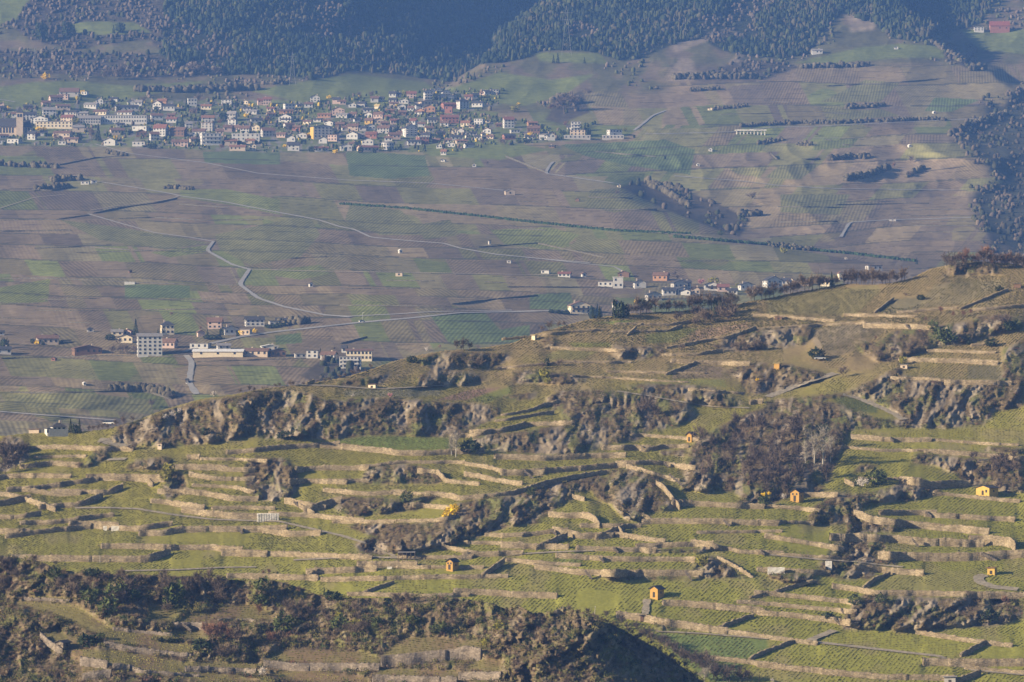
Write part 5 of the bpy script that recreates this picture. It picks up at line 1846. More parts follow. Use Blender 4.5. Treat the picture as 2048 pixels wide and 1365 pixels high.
for ln in HOUSES_TXT.strip().splitlines():
    t, xy, w, h, wc, rc, ty = ln.split(); x, y = map(float, xy.split(',')); u, v = tp(t, x, y); s = TL[t][2]
    p = FAR.pt(u, v); k = p.y / F; ww = float(w) / s * k * .94; hh = float(h) / s * k
    o = house('house', p, ww, hh, wc, rc, ty, random.uniform(-.35, .35), balcony='wood' if (ww > 13 and random.random() < .3) else False)
    vil_n.add(o, u, v, '%s house with %s %s roof' % (WALLC[wc][0], ROOFC[rc][0], {'g': 'gabled', 's': 'long', 'f': 'flat', 'h': 'hipped'}[ty]), 'house', 'houses of the village')
def mark(o, label, cat): tag(o, label, cat); return o
def put(t, x, y, w, h, sheet=None):
    u, v = tp(t, x, y); p = (sheet or FAR).pt(u, v); k = p.y / F / TL[t][2]; return p, w * k, h * k
# the church: nave, choir and square tower with a pyramid roof
p, w, h = put('v', 105, 745, 300, 215)
ch = empty('church', p); k = p.y / F / PXV
b = box(-115 * k, 130 * k, -7, 7, -3, 110 * k); ob('nave', me_py('nave', b[0] + [(-115 * k, 0, 215 * k), (130 * k, 0, 215 * k)], [(0, 3, 2, 1), (0, 1, 5, 4), (1, 2, 6, 5), (2, 3, 7, 6), (3, 0, 4, 7), (5, 6, 9), (7, 4, 8)], WM['e']), ch)
ob('roof', me_py('roof', [(-117 * k, -8, 100 * k), (132 * k, -8, 100 * k), (132 * k, 0, 218 * k), (-117 * k, 0, 218 * k), (132 * k, 8, 100 * k), (-117 * k, 8, 100 * k)], [(0, 1, 2, 3), (3, 2, 4, 5)], RM['d']), ch)
tx = 180 * k
b = box(tx - 45 * k, tx + 45 * k, -11, -11 + 90 * k, -3, 290 * k); tw = ob('tower', me_py('tower', b[0], b[1], WM['e']), ch)
z = 290 * k; ob('spire', me_py('spire', [(tx - 48 * k, -11.4, z), (tx + 48 * k, -11.4, z), (tx + 48 * k, -10.6 + 90 * k, z), (tx - 48 * k, -10.6 + 90 * k, z), (tx, -11 + 45 * k, z + 95 * k)], [(0, 1, 4), (1, 2, 4), (2, 3, 4), (3, 0, 4), (0, 3, 2, 1)], RM['d']), tw)
for dx in (-18, 18): ob('belfry_opening', win_mesh(2.0, 3.2, M_GLASS), tw, (tx + dx * k, -11.05, 250 * k))
b = box(225 * k, 330 * k, -6, 6, -3, 100 * k); ob('choir', me_py('choir', b[0] + [(225 * k, 0, 190 * k), (330 * k, 0, 150 * k)], [(0, 1, 5, 4), (1, 2, 6, 5), (2, 3, 7, 6), (3, 0, 4, 7)], WM['e']), ch)
ob('choir_roof', me_py('choir_roof', [(225 * k, -7, 92 * k), (335 * k, -7, 92 * k), (300 * k, 0, 190 * k), (225 * k, 0, 190 * k), (335 * k, 7, 92 * k), (225 * k, 7, 92 * k)], [(0, 1, 2, 3), (3, 2, 4, 5), (1, 4, 2)], RM['d']), ch)
for dx in (-85, -40, 0, 40, 80, 260, 300): ob('window', win_mesh(1.6, 5.0, M_GLASS), ch, (dx * k, -7.05 if dx < 200 else -6.05, 52 * k))
mark(ch, 'beige stone church with a square tower and dark pointed roof', 'church')
p, w, h = put('v', 1690, 595, 640, 105); mark(house('school_building', p, w, h, 'w', 'g', 'f', d=14, floors=2, cols=18, big=True), 'long pale two-storey school with a flat roof in the village', 'school')
p, w, h = put('v', 1225, 600, 310, 110); mark(house('school_building', p, w, h, 'g', 'g', 's', d=12, floors=2, cols=9, big=True), 'grey school wing with rows of windows, left of the long pale school', 'school')
p, w, h = put('v', 745, 655, 500, 80); mark(house('row_house', p, w, h, 'c', 'g', 'f', d=10, floors=2, cols=10, big=True), 'long cream row of flats right of the church tower', 'apartment block')
p, w, h = put('v', 950, 218, 260, 105); mark(house('barn', p, w, h, 'g', 'b', 's', d=16, floors=1, cols=4, pitch=h * .55, chimney=False), 'long barn with a broad brown-grey roof above the village', 'barn')
p, w, h = put('w', 1310, 835, 380, 95); mark(house('office_block', p, w, h, 'w', 'w', 'f', d=12, floors=2, cols=6, big=True), 'white-framed office block with two bands of dark glass', 'office block')
p, w, h = put('w', 830, 885, 270, 150); mark(house('apartment_block', p, w, h, 'w', 'w', 'f', yaw=.2, d=12, floors=3, cols=5, balcony='white', big=True), 'modern white flats with stacked balconies at the village edge', 'apartment block')
p, w, h = put('x', 565, 795, 260, 175); o = house('apartment_block', p, w, h, 'g', 'd', 'g', yaw=.25, d=16, floors=4, cols=5, big=True, pitch=h * .14)
b = box(-w / 2 - .25, -w / 2 - .05, -8, 8, -2, h * .84); ob('yellow_end_wall', me_py('yellow_end_wall', b[0], b[1], WM['y']), o); mark(o, 'grey-green apartment block with a bright yellow end wall', 'apartment block')
p, w, h = put('x', 1770, 770, 170, 160); mark(house('apartment_block', p, w, h, 'w', 'd', 'g', yaw=.3, d=14, floors=4, cols=3, balcony='white', big=True), 'tall white gabled block with balconies in the village', 'apartment block')
p, w, h = put('y', 720, 395, 145, 140); mark(house('tower_house', p, w, h, 'w', 'd', 'h', yaw=.5, floors=4, cols=3, big=True), 'square white tower house with a low hipped roof', 'house')
p, w, h = put('y', 540, 585, 240, 105); mark(house('terrace_house', p, w, h, 'r', 'r', 's', yaw=.1, floors=2, cols=5, big=True), 'brick red terrace with red gables in the village', 'house')
p, w, h = put('y', 1345, 655, 140, 150); mark(house('house', p, w, h, 'w', 'r', 's', yaw=.2, floors=3, cols=3, big=True), 'tall white house with a red roof at the village edge', 'house')
p, w, h = put('x', 1795, 248, 130, 90); mark(house('house', p, w, h, 'p', 'r', 's', floors=2, cols=3), 'pink house with a red roof at the top of the village', 'house')
p, w, h = put('w', 1600, 342, 110, 105); mark(house('house', p, w, h, 'p', 'r', 's', floors=2, cols=3), 'pink twin house with red roof below the green meadow', 'house')
p, w, h = put('z', 760, 425, 130, 125); mark(house('villa', p, w, h, 'w', 'g', 'f', floors=3, cols=3, balcony='white', big=True), 'white upper villa in stacked terraces right of the village', 'villa')
for i, (x, y, w0, h0) in enumerate(((245, 275, 110, 140), (300, 200, 80, 70), (385, 175, 100, 70), (490, 215, 110, 75), (540, 275, 110, 70), (440, 265, 90, 75), (610, 265, 90, 60), (330, 250, 80, 60))):
    p, w, h = put('y', x, y, w0, h0); o = house('apartment_block', p, w, h, 'w', 'd', 'g', .25, floors=max(2, int(h / 3)), cols=3, balcony='white', big=True)
    vil_n.add(o, *tp('y', x, y), 'white flats with dark gable and balconies', 'apartment block', 'white stepped flats')
# round white villa
p, w, h = put('x', 1470, 955, 170, 95); o = empty('round_villa', p)
V = []; Q = []; n = 20
for z, r in ((-2, .5), (h, .5)): V += [(w * r * math.cos(6.283 * k / n), w * r * math.sin(6.283 * k / n), z) for k in range(n)]
Q = [(k, (k + 1) % n, n + (k + 1) % n, n + k) for k in range(n)] + [tuple(range(2 * n - 1, n - 1, -1))[::-1]]
ob('wall', me_py('wall', V, Q, WM['w']), o)
V = [(w * .54 * math.cos(6.283 * k / n), w * .54 * math.sin(6.283 * k / n), h + .003) for k in range(n)] + [(0, 0, h + 1.6)]
ob('roof', me_py('roof', V, [(k, (k + 1) % n, n) for k in range(n)] + [tuple(range(n - 1, -1, -1))], RM['g']), o)
for f in (0, 1):
    for k in range(7):
        a = math.pi + math.pi * (k + .5) / 7; q = ob('window', win_mesh(1.3, 1.9, M_GLASS), o, (w * .503 * math.cos(a), w * .503 * math.sin(a), h * (.28 + .45 * f))); q.rotation_euler = (0, 0, a + math.pi / 2)
mark(o, 'round white villa with tall dark windows at the lower village edge', 'villa')
for x, y, w0, h0 in ((780, 532, 360, 42), (1270, 532, 290, 42)):
    p, w, h = put('z', x, y, w0, h0); o = house('garage_terrace', p, w, h, 'g', 'w', 'f', d=8, floors=1, cols=6, big=True, overhang=.3); vil_n.add(o, *tp('z', x, y), 'grey garage terrace with white rail under a villa', 'terrace', 'garage terraces')
# hamlets nearer by
HAM_MARKS = [('the big pale winery', 298, 690), ('the dark-roofed cream villa', 335, 655), ('the long low hall', 435, 704), ('the balconied white flats', 710, 722), ('the roadside chalet', 1158, 615), ('the white cube house', 1237, 565), ('the bright white gabled house', 1545, 565), ('the red-roofed barn', 1998, 55), ('the dark field hut', 262, 544)]
ham_n = Namer(HAM_MARKS)
HAMLET_TXT = '''
L 985,714 85 52 p b s
L 1250,602 85 62 p b s
L 1240,575 80 35 r b s
L 1165,648 40 36 p b g
L 1340,637 90 50 w d g
L 1590,592 60 32 w d f
L 1640,572 80 30 b d s
L 680,642 70 32 c g s
L 745,637 50 28 p r g
L 730,682 90 45 c d g
L 505,748 170 48 b b g
L 275,692 130 50 e b s
L 320,680 40 45 p b g
L 20,748 90 40 w d s
L 5,640 40 25 w d s
L 525,622 40 25 g d g
L 1495,758 150 40 e b s
L 1565,724 100 28 w w g
L 1612,762 95 42 b d g
L 1298,722 80 32 w g s
L 1165,716 115 26 w g f
L 1815,772 70 42 w d f
L 1910,782 90 45 w b s
L 1745,772 70 22 g g f
L 2000,740 30 40 w d s
L 1430,640 60 30 e g f
M 1605,492 45 52 w b g
M 1545,357 90 25 w g f
M 1740,367 72 48 w d g
M 1650,302 70 32 b b g
M 1865,322 90 45 o b s
M 1820,437 90 48 g d g
M 1910,407 80 42 w d s
M 1990,402 80 42 w d g
M 1305,302 75 28 w r s
M 1195,282 50 16 w g f
M 1415,302 25 25 w b g
M 2000,367 80 42 w d s
N 30,372 90 52 g d g
N 125,407 50 47 e b g
N 285,387 70 42 p r s
N 420,377 90 42 w d g
N 70,407 60 32 w d g
N 340,402 60 32 w d s
N 965,322 25 48 c b g
N 880,355 60 40 c b s
N 680,350 30 40 c b g
N 760,352 60 36 e b s
N 1160,262 90 24 g d f
N 480,390 60 30 g d s
N 650,350 50 40 w d s
R 1770,182 60 22 w g f
R 830,312 65 26 w g s
R 1290,286 25 15 w g g
R 210,640 30 14 c b g
P 495,1072 50 16 w g f
P 545,1065 35 14 w g f
Q 600,940 25 14 w d g
Q 780,970 22 16 w w g
'''
for ln in HAMLET_TXT.strip().splitlines():
    t, xy, w, h, wc, rc, ty = ln.split(); x, y = map(float, xy.split(',')); u, v = tp(t, x, y); s = TL[t][2]
    p = FAR.pt(u, v); k = p.y / F; ww = float(w) / s * k * .94; hh = float(h) / s * k
    o = house('house', p, ww, hh, wc, rc, ty, random.uniform(-.3, .3), chimney=ww > 5)
    ham_n.add(o, u, v, '%s house with %s %s roof' % (WALLC[wc][0], ROOFC[rc][0], {'g': 'gabled', 's': 'long', 'f': 'flat', 'h': 'hipped'}[ty]), 'house', 'houses of the hamlets')
p, w, h = put('L', 868, 757, 142, 125); o = house('winery', p, w, h, 'w', 'g', 's', yaw=.12, d=14, floors=5, cols=5, big=True, pitch=h * .13, chimney=False); mark(o, 'big pale five-storey building with small square windows', 'winery')
p, w, h = put('L', 972, 636, 74, 76); mark(house('villa', p, w, h, 'c', 'd', 'h', yaw=.2, floors=2, cols=3, big=True), 'cream villa with a dark mansard roof among vineyards', 'villa')
p, w, h = put('L', 1270, 758, 290, 34); mark(house('hall', p, w, h, 'c', 'w', 's', d=16, floors=1, cols=3, chimney=False), 'long low cream hall with a pale roof beside the road', 'hall')
p, w, h = put('L', 1478, 586, 108, 52); mark(house('house', p, w, h, 'w', 'd', 's', yaw=.15, floors=2, cols=4), 'white house with a big dark roof at the top of the hamlet', 'house')
p, w, h = put('M', 112, 785, 150, 62); mark(house('apartment_block', p, w, h, 'c', 'b', 's', floors=2, cols=7, big=True, pitch=h * .14), 'cream apartment block behind the hill edge', 'apartment block')
p, w, h = put('M', 60, 832, 125, 66); mark(house('apartment_block', p, w, h, 'w', 'g', 'f', floors=3, cols=6, balcony='white', big=True), 'white flats with balconies half hidden by the hill', 'apartment block')
p, w, h = put('M', 1390, 512, 118, 68); mark(house('chalet', p, w, h, 'c', 'b', 'g', yaw=.2, floors=2, cols=4, balcony='wood'), 'cream roadside chalet with a wide brown gable roof', 'chalet')
p, w, h = put('M', 1615, 367, 58, 62); mark(house('house', p, w, h, 'w', 'w', 'f', floors=2, cols=2), 'white cube-shaped house above the hamlet', 'house')
p, w, h = put('N', 572, 362, 95, 62); mark(house('house', p, w, h, 'w', 'd', 'g', yaw=.35, floors=2, cols=3), 'bright white gabled house behind the crest trees', 'house')
p, w, h = put('N', 220, 378, 90, 46); mark(house('house', p, w, h, 'w', 'd', 'g', floors=2, cols=3, balcony='wood'), 'white house with dark balcony beside the pink tree', 'house')
p, w, h = put('R', 1890, 182, 112, 56); mark(house('barn', p, w, h, 'r', 'R', 's', floors=1, cols=3, d=12, pitch=h * .45), 'dark barn with a long red roof high on the right', 'barn')
# small vineyard huts on the far slope, retaining viaduct, pylons, lamp, cars
HUT_FAR = [('M 868,115', 10, 24, 'g', 'd', 'grey'), ('M 350,165', 18, 22, 'w', 'w', 'white'), ('M 985,222', 24, 12, 'g', 'g', 'low grey'), ('M 345,298', 40, 18, 'e', 'd', 'flat beige'), ('L 757,278', 16, 14, 'b', 'd', 'dark'), ('L 1805,360', 20, 24, 'w', 'd', 'white'),
  ('L 490,930', 16, 16, 'w', 'w', 'tiny white'), ('L 315,788', 22, 16, 'r', 'r', 'dark red'), ('L 755,345', 60, 10, 'w', 'w', 'long low white'), ('Q 985,1132', 55, 30, 'e', 'g', 'wide beige'), ('Q 1380,1170', 22, 18, 'b', 'd', 'brown'), ('Q 1620,1088', 20, 16, 'c', 'd', 'cream'), ('R 212,878', 22, 18, 'w', 'd', 'white'),
  ('R 1368,855', 16, 14, 'w', 'w', 'small white'), ('R 1510,660', 14, 12, 'w', 'w', 'tiny white'), ('R 1270,1284', 40, 8, 'g', 'g', 'flat grey'), ('R 140,965', 16, 14, 'w', 'w', 'pale'), ('L 1090,920', 14, 12, 'w', 'd', 'small white')]
for t, w0, h0, wc, rc, ds in HUT_FAR:
    (pt_,), _ = parse(t); p, w, h = put(t[0], float(t.split()[1].split(',')[0]), float(t.split()[1].split(',')[1]), w0, h0)
    o = house('field_hut', p, w, h, wc, rc, 'f' if 'flat' in ds or 'low' in ds else 'g', random.uniform(-.3, .3), floors=1, cols=1, chimney=False, overhang=.25, sink=1.2); far_n.add(o, pt_[0], pt_[1], ds + ' field hut among the vines', 'hut', 'field huts on the far slope')
a0, a1 = FAR.pt(*tp('R', 360, 784)), FAR.pt(*tp('R', 530, 782)); v0 = empty('viaduct', (a0 + a1) / 2); L = (a1 - a0).length / 2
b = box(-L, L, -3, 3, 3.6, 4.8); ob('deck', me_py('deck', b[0], b[1], M_STONE_W), v0)
for i in range(9): b = box(-L + L * 2 * (i + .5) / 9 - .5, -L + L * 2 * (i + .5) / 9 + .5, -2, 2, -3, 3.597); ob('pier', me_py('pier', b[0], b[1], M_STONE_W), v0)
mark(v0, 'pale road viaduct on a row of short piers across the right hillside', 'viaduct')
PYL = [('S 585,172', 68, 'slim lattice pylon in front of the dark forest'), ('S 1133,112', 100, 'lattice pylon standing in the pine forest'), ('S 1534,22', 46, 'lattice pylon on the ridge, cut by the top of the photo'), ('S 70,150', 55, 'faint lattice pylon above the church at the left edge'), ('S 1898,548', 26, 'thin lattice mast behind the right-hand summit')]
for t, hp, lab in PYL:
    (q,), _ = parse(t); p = FAR.pt(*q); h = hp * p.y / F; o = empty('pylon', p); V = []; Q = []; w = h * .10
    lv = [0, .2, .4, .58, .74, .88, 1.0]; wd = [1, .75, .55, .4, .28, .18, .04]
    for a, b_, c, d_ in zip(lv[:-1], lv[1:], wd[:-1], wd[1:]):
        for sx, sy, tx2, ty2 in ((-1, -1, 1, -1), (1, -1, 1, 1), (1, 1, -1, 1), (-1, 1, -1, -1)):
            tube(V, Q, (sx * w * c, sy * w * c, a * h), (sx * w * d_, sy * w * d_, b_ * h), .10, .09, 3); tube(V, Q, (sx * w * c, sy * w * c, a * h), (tx2 * w * d_, ty2 * w * d_, b_ * h), .05, .05, 3)
    ob('lattice', me_py('lattice', [tuple(x) for x in V], Q, M_PYLON), o)
    for z in (.72, .86): V = []; Q = []; tube(V, Q, (-h * .13, 0, z * h), (h * .13, 0, z * h), .16, .16, 3); ob('cross_arm', me_py('cross_arm', [tuple(x) for x in V], Q, M_PYLON), o)
    mark(o, lab, 'pylon')
p = FAR.pt(*tp('I', 853, 185)); o = empty('street_lamp', p); V = []; Q = []; tube(V, Q, (0, 0, -.3), (0, 0, 6.5), .12, .08); ob('pole', me_py('pole', [tuple(x) for x in V], Q, M_METAL), o); b = box(-.2, 1.0, -.2, .2, 6.45, 6.7); ob('lamp_head', me_py('lamp_head', b[0], b[1], WM['w']), o); mark(o, 'white street lamp beside the sloping road', 'street lamp')
def car(sheet, t, body, label, yaw=0.0, lift=0.4):
    (q,), _ = parse(t); p = sheet.pt(*q); p.z += lift; o = empty('parked_car', p, yaw)
    V = [(-2.1, -.85, .35), (2.1, -.85, .35), (2.1, .85, .35), (-2.1, .85, .35), (-2.1, -.85, .85), (2.1, -.85, .8), (2.1, .85, .8), (-2.1, .85, .85), (-1.7, -.72, 1.42), (.7, -.72, 1.42), (.7, .72, 1.42), (-1.7, .72, 1.42), (1.3, -.8, .86), (1.3, .8, .86)]
    Q = [(0, 3, 2, 1), (0, 1, 5, 12, 4), (2, 3, 7, 13, 6), (1, 2, 6, 5), (3, 0, 4, 7), (5, 6, 13, 12), (8, 9, 10, 11)]
    ob('body', me_py('body', V, Q, body), o); Q2 = [(4, 12, 9, 8), (13, 7, 11, 10), (12, 13, 10, 9), (7, 4, 8, 11)]; ob('windows', me_py('windows', V, Q2, M_GLASS), o)
    for sx in (-1.3, 1.3):
        for sy in (-.8, .8):
            W2 = []; WQ = []; tube(W2, WQ, (sx, sy - .1, .33), (sx, sy + .1, .33), .33, .33, 10); WQ += [tuple(range(9, -1, -1)), tuple(range(10, 20))]; ob('wheel', me_py('wheel', [tuple(z) for z in W2], WQ, M_DARKWOOD), o)
    mark(o, label, 'car')
M_CW = mat_plain('white_car_paint', (.75, .75, .75), rough=.3, var=.03); M_CS = mat_plain('silver_car_paint', (.42, .44, .47), rough=.3, var=.03); M_CD = mat_plain('dark_car_paint', (.05, .055, .07), rough=.3, var=.03)
car(FAR, 'I 850,190', M_CW, 'white car driving on the road beside the street lamp', .35, .9)
car(HILL, 'K 415,888', M_CS, 'silver car parked by the dark bushes near the yellow shed', 0)
car(FAR, 'L 1088,915', M_CD, 'dark car on the lane below the hall', 1.4, .9)
car(HILL, 'A 870,48', M_CW, 'white van parked right of the two dark conifers', 0)
# village gardens: trees as things, tiny shrubs as cover
VT = [('v 1340,840', 'c', 240), ('v 1250,840', 'b', 240), ('v 1080,830', 'e', 110), ('v 440,640', 'c', 110), ('v 380,560', 'c', 70), ('v 380,620', 'c', 80), ('v 1550,340', 'e', 60), ('v 1960,330', 'b', 120), ('v 1130,190', 'y', 50), ('v 1040,600', 'o', 80), ('v 1100,430', 'c', 90),
 ('v 520,690', 'y', 50), ('v 600,690', 'y', 45), ('v 105,410', 'y', 50), ('v 500,820', 'r', 130), ('v 760,830', 'r', 120), ('v 1580,800', 'y', 40), ('v 580,280', 'e', 40), ('v 700,430', 'e', 60), ('v 880,470', 'e', 70), ('v 1180,490', 'e', 80), ('v 1620,450', 'e', 80), ('v 1580,560', 'e', 60),
 ('w 500,420', 'c', 160), ('w 660,340', 'b', 190), ('w 440,660', 'c', 180), ('w 560,560', 'c', 110), ('w 720,540', 'c', 110), ('w 870,560', 'c', 140), ('w 1010,560', 'e', 120), ('w 1040,420', 'e', 100), ('w 1210,510', 'c', 80), ('w 1180,370', 'e', 70), ('w 270,700', 'y', 70), ('w 550,720', 'o', 70), ('w 90,430', 'e', 70), ('w 1300,930', 'c', 120), ('w 960,620', 'r', 100), ('w 1900,720', 'd', 170), ('w 1600,590', 'r', 130), ('w 1310,510', 'y', 50), ('w 640,880', 'e', 80), ('w 730,480', 'e', 70), ('w 30,940', 'E', 70), ('w 1840,920', 'y', 40), ('w 970,960', 'r', 100), ('w 200,830', 'e', 60), ('w 1490,630', 'e', 60), ('w 1370,360', 'y', 40), ('w 600,490', 'b', 130),
 ('x 670,260', 'y', 45), ('x 950,300', 'c', 90), ('x 640,330', 'e', 60), ('x 560,380', 'e', 50), ('x 750,790', 'b', 130), ('x 480,980', 'E', 70), ('x 420,980', 'e', 70), ('x 600,980', 'e', 60), ('x 1100,1000', 'e', 90), ('x 1060,960', 'e', 120), ('x 1690,610', 'g', 90), ('x 1570,730', 'e', 80), ('x 1700,230', 'o', 80), ('x 1850,300', 'e', 70), ('x 1250,250', 'b', 120), ('x 1080,250', 'b', 110), ('x 1390,960', 'o', 60), ('x 760,1000', 'y', 50), ('x 410,780', 'y', 60), ('x 1290,1000', 'e', 60), ('x 850,880', 'e', 60), ('x 1500,980', 'e', 60), ('x 1650,960', 'e', 50), ('x 1140,330', 'e', 60), ('x 300,420', 'e', 45),
 ('y 670,270', 'e', 80), ('y 970,290', 'c', 110), ('y 940,300', 'c', 90), ('y 350,280', 'e', 90), ('y 400,500', 'o', 60), ('y 690,500', 'B', 100), ('y 760,470', 'B', 70), ('y 1190,570', 'c', 110), ('y 1090,560', 'b', 90), ('y 1640,760', 'y', 45), ('y 400,830', 'e', 110), ('y 450,660', 'o', 50), ('y 560,720', 'o', 60), ('y 1000,880', 'B', 90), ('y 1290,900', 'b', 120), ('y 1240,890', 'b', 110), ('y 700,980', 'b', 70), ('y 1580,860', 'e', 70), ('y 1480,860', 'g', 60), ('y 1800,680', 'e', 60), ('y 1430,440', 'o', 90), ('y 1920,420', 'r', 110), ('y 460,930', 'e', 50), ('y 1480,340', 'y', 30), ('y 1050,840', 'B', 70),
 ('z 630,380', 'r', 110), ('z 590,490', 'e', 60), ('z 940,480', 'e', 80), ('z 1430,430', 'o', 50), ('z 1560,520', 'e', 40), ('z 1980,810', 'e', 40),
 ('L 788,640', 'c', 92), ('L 655,668', 'c', 36), ('L 640,670', 'E', 34), ('L 918,632', 'c', 32), ('L 1205,648', 'c', 45), ('L 1240,665', 'h', 26), ('L 1410,640', 'y', 30), ('L 1480,625', 'y', 20), ('L 1165,610', 'r', 26), ('L 1290,640', 'e', 40), ('L 1430,640', 'e', 30), ('L 1380,650', 'e', 26), ('L 330,692', 'y', 24), ('L 215,695', 'y', 22), ('L 190,690', 'e', 30), ('L 250,700', 'e', 24), ('L 360,690', 'e', 20), ('L 25,720', 'e', 60), ('L 700,750', 'b', 75), ('L 740,755', 'b', 80), ('L 785,755', 'b', 70), ('L 650,750', 'b', 65), ('L 820,755', 'b', 50), ('L 880,755', 'b', 50), ('L 995,530', 'r', 28), ('L 690,700', 'd', 50), ('L 1630,590', 'h', 22), ('L 1915,765', 'k', 32), ('L 1860,760', 'c', 44), ('L 1940,730', 'd', 26), ('L 1000,1010', 'B', 40), ('L 880,1060', 'b', 60), ('L 1580,600', 'h', 20), ('L 1960,805', 'e', 22),
 ('M 1495,530', 'c', 70), ('M 1515,540', 'c', 64), ('M 1470,545', 'e', 70), ('M 1250,512', 'h', 20), ('M 1300,518', 'h', 20), ('M 1720,455', 'y', 20), ('M 1900,300', 'b', 40), ('M 1960,320', 'b', 44), ('M 1940,300', 'b', 40), ('M 500,735', 'w', 30), ('M 580,720', 'r', 28), ('M 1680,500', 'e', 40),
 ('N 160,350', 'k', 40), ('N 230,345', 'o', 44), ('N 640,165', 'o', 36), ('N 370,360', 'o', 20), ('N 260,370', 'e', 26), ('N 1410,230', 'c', 40), ('N 270,60', 'g', 26), ('N 440,410', 'b', 50), ('N 1000,205', 'w', 20),
 ('P 460,460', 'b', 84), ('P 620,465', 'b', 100), ('P 720,465', 'b', 110), ('P 690,460', 'b', 80), ('P 130,455', 'b', 60), ('P 150,380', 'b', 80), ('P 265,460', 'y', 34), ('P 1030,450', 'b', 50), ('P 1120,440', 'b', 100), ('P 1180,440', 'b', 90), ('P 1250,440', 'b', 80), ('P 390,210', 'e', 80), ('P 430,200', 'c', 60), ('P 700,190', 'e', 60), ('P 660,195', 'c', 50), ('P 240,230', 'e', 90), ('P 1780,470', 'b', 40),
 ('Q 1300,650', 'b', 130), ('Q 1360,640', 'b', 110), ('Q 1260,640', 'b', 80), ('Q 1330,600', 'b', 90), ('Q 780,470', 'c', 50), ('Q 1265,370', 'c', 60), ('Q 1240,370', 'c', 50), ('Q 1420,370', 'c', 36), ('Q 1440,560', 'b', 60), ('Q 850,960', 'B', 40), ('Q 1610,1130', 'B', 40),
 ('R 1375,950', 'b', 60), ('R 1280,975', 'r', 36), ('R 1370,1030', 'b', 50), ('R 1790,1330', 'b', 60), ('R 1860,1190', 'b', 40), ('R 450,1160', 'B', 60), ('R 1780,790', 'B', 40), ('R 830,790', 'B', 30)]
VM2 = VIL_MARKS + HAM_MARKS + [('the far pylon', 585, 140), ('the upper left meadow', 220, 55), ('the viaduct', 1507, 262), ('the round meadow knoll', 1140, 115), ('the dark gorge', 1985, 330), ('the bright right-hand meadow', 1740, 108)]
gar_n = Namer(VM2)
for t, k, hp in VT:
    (q,), _ = parse(t); plant(k, FAR, q[0], q[1], hp / TL[t[0]][2], gar_n, 'trees of the village and hamlets', 1.1)
dens = m_vil * (fbm(u_ / 30, v_ / 20, 531, 3) > .44)
u, v = jitter_points(FAR, dens, 6.5, 4.2, .75); P = FAR.at(u, v); n = len(u); P[:, 2] -= .3
pal = np.array([[.04, .055, .025], [.085, .10, .035], [.13, .105, .085], [.06, .07, .03], [.35, .26, .04]]); k = np.minimum(rng.integers(0, 34, n) // 8, 4)
scatter('garden_shrubs', BL, P, rng.uniform(.7, 1.7, n), pal[k] * rng.uniform(.7, 1.3, (n, 1)), M_PLANT)
vil_n.done(); ham_n.done(); gar_n.done()

# ------------------------------------------------------------------ huts on the terraced hill
def hut(t, w0, h0, wc, rc, typ, yaw, label, name='vineyard_hut', sheet=None, d=None, pitch=None, door=True, cols=1, floors=1, lift=0.0):
    sheet = sheet or HILL; (q,), _ = parse(t); p = sheet.pt(*q); k = p.y / F / TL[t[0]][2]; w = w0 * k * .93; h = h0 * k * .93; p.y -= .5
    p.z += lift; o = empty(name, p, yaw); d = d or w; x, y = w / 2, d / 2; rise = pitch if pitch is not None else h * .24; hw = h - rise; ov = .42
    V, Q = box(-x, x, -y, y, -2.0, hw)
    if typ == 'g': V += [(0, -y, h), (0, y, h)]; Q = [z for z in Q if z != (4, 5, 6, 7)] + [(4, 5, 8), (6, 7, 9), (5, 6, 9, 8), (7, 4, 8, 9)]
    ob('wall', me_py('wall', V, Q, WM[wc] if isinstance(wc, str) else wc), o); t_ = .14
    def slab(a, b, c, e): return [a, b, c, e, *[(z[0], z[1], z[2] + t_) for z in (a, b, c, e)]], [(0, 3, 2, 1), (4, 5, 6, 7), (0, 1, 5, 4), (1, 2, 6, 5), (2, 3, 7, 6), (3, 0, 4, 7)]
    if typ == 'g': lo = hw - ov * rise / x; R = join(slab((-x - ov, -y - ov, lo), (0, -y - ov, h), (0, y + ov, h), (-x - ov, y + ov, lo)), slab((0, -y - ov, h + .003), (x + ov, -y - ov, lo), (x + ov, y + ov, lo), (0, y + ov, h + .003)))
    else: R = slab((-x - ov, -y - ov, hw + .1), (x + ov, -y - ov, hw + rise), (x + ov, y + ov, hw + rise), (-x - ov, y + ov, hw + .1))
    ob('roof', me_py('roof', R[0], R[1], RM[rc]), o)
    if door: b = box(-.42, .42, -y - .05, -y + .05, 0, min(1.9, hw * .62)); ob('door', me_py('door', b[0], b[1], M_DARKWOOD), o)
    if floors == 2:
        for dx in (-.22, .22): ob('window', win_mesh(.5, .55, M_GLASS), o, (dx * w, -y - .04, hw * .78))
    for j in range(cols - 1):
        b = ob('window', win_mesh(.7, .9, M_GLASS), o, (x * .55, -y - .04, hw * .55))
    b = ob('window', win_mesh(.6, .7, M_GLASS), o, (x + .04, 0, hw * .55)); b.rotation_euler = (0, 0, math.pi / 2)
    return o
mark(hut('B 1572,1196', 66, 92, 'a', 'd', 'g', -.55, '', d=3.6, floors=2), 'small gabled orange hut with two upper windows beside the lower terrace walls', 'hut')
mark(hut('G 1160,378', 80, 98, 'a', 'd', 'g', -.65, '', d=3.4), 'orange hut on its own little stone terrace, dark roof, near the bottom right', 'hut')
mark(hut('C 1436,172', 48, 80, 'a', 'd', 'g', -.6, '', d=3.2), 'narrow orange hut with dark roof beside the wooded rock', 'hut')
mark(hut('D 232,650', 82, 105, 'a', 'd', 'g', -.5, '', d=3.8, floors=2), 'orange hut with a round gable window at the foot of the wooded rock', 'hut')
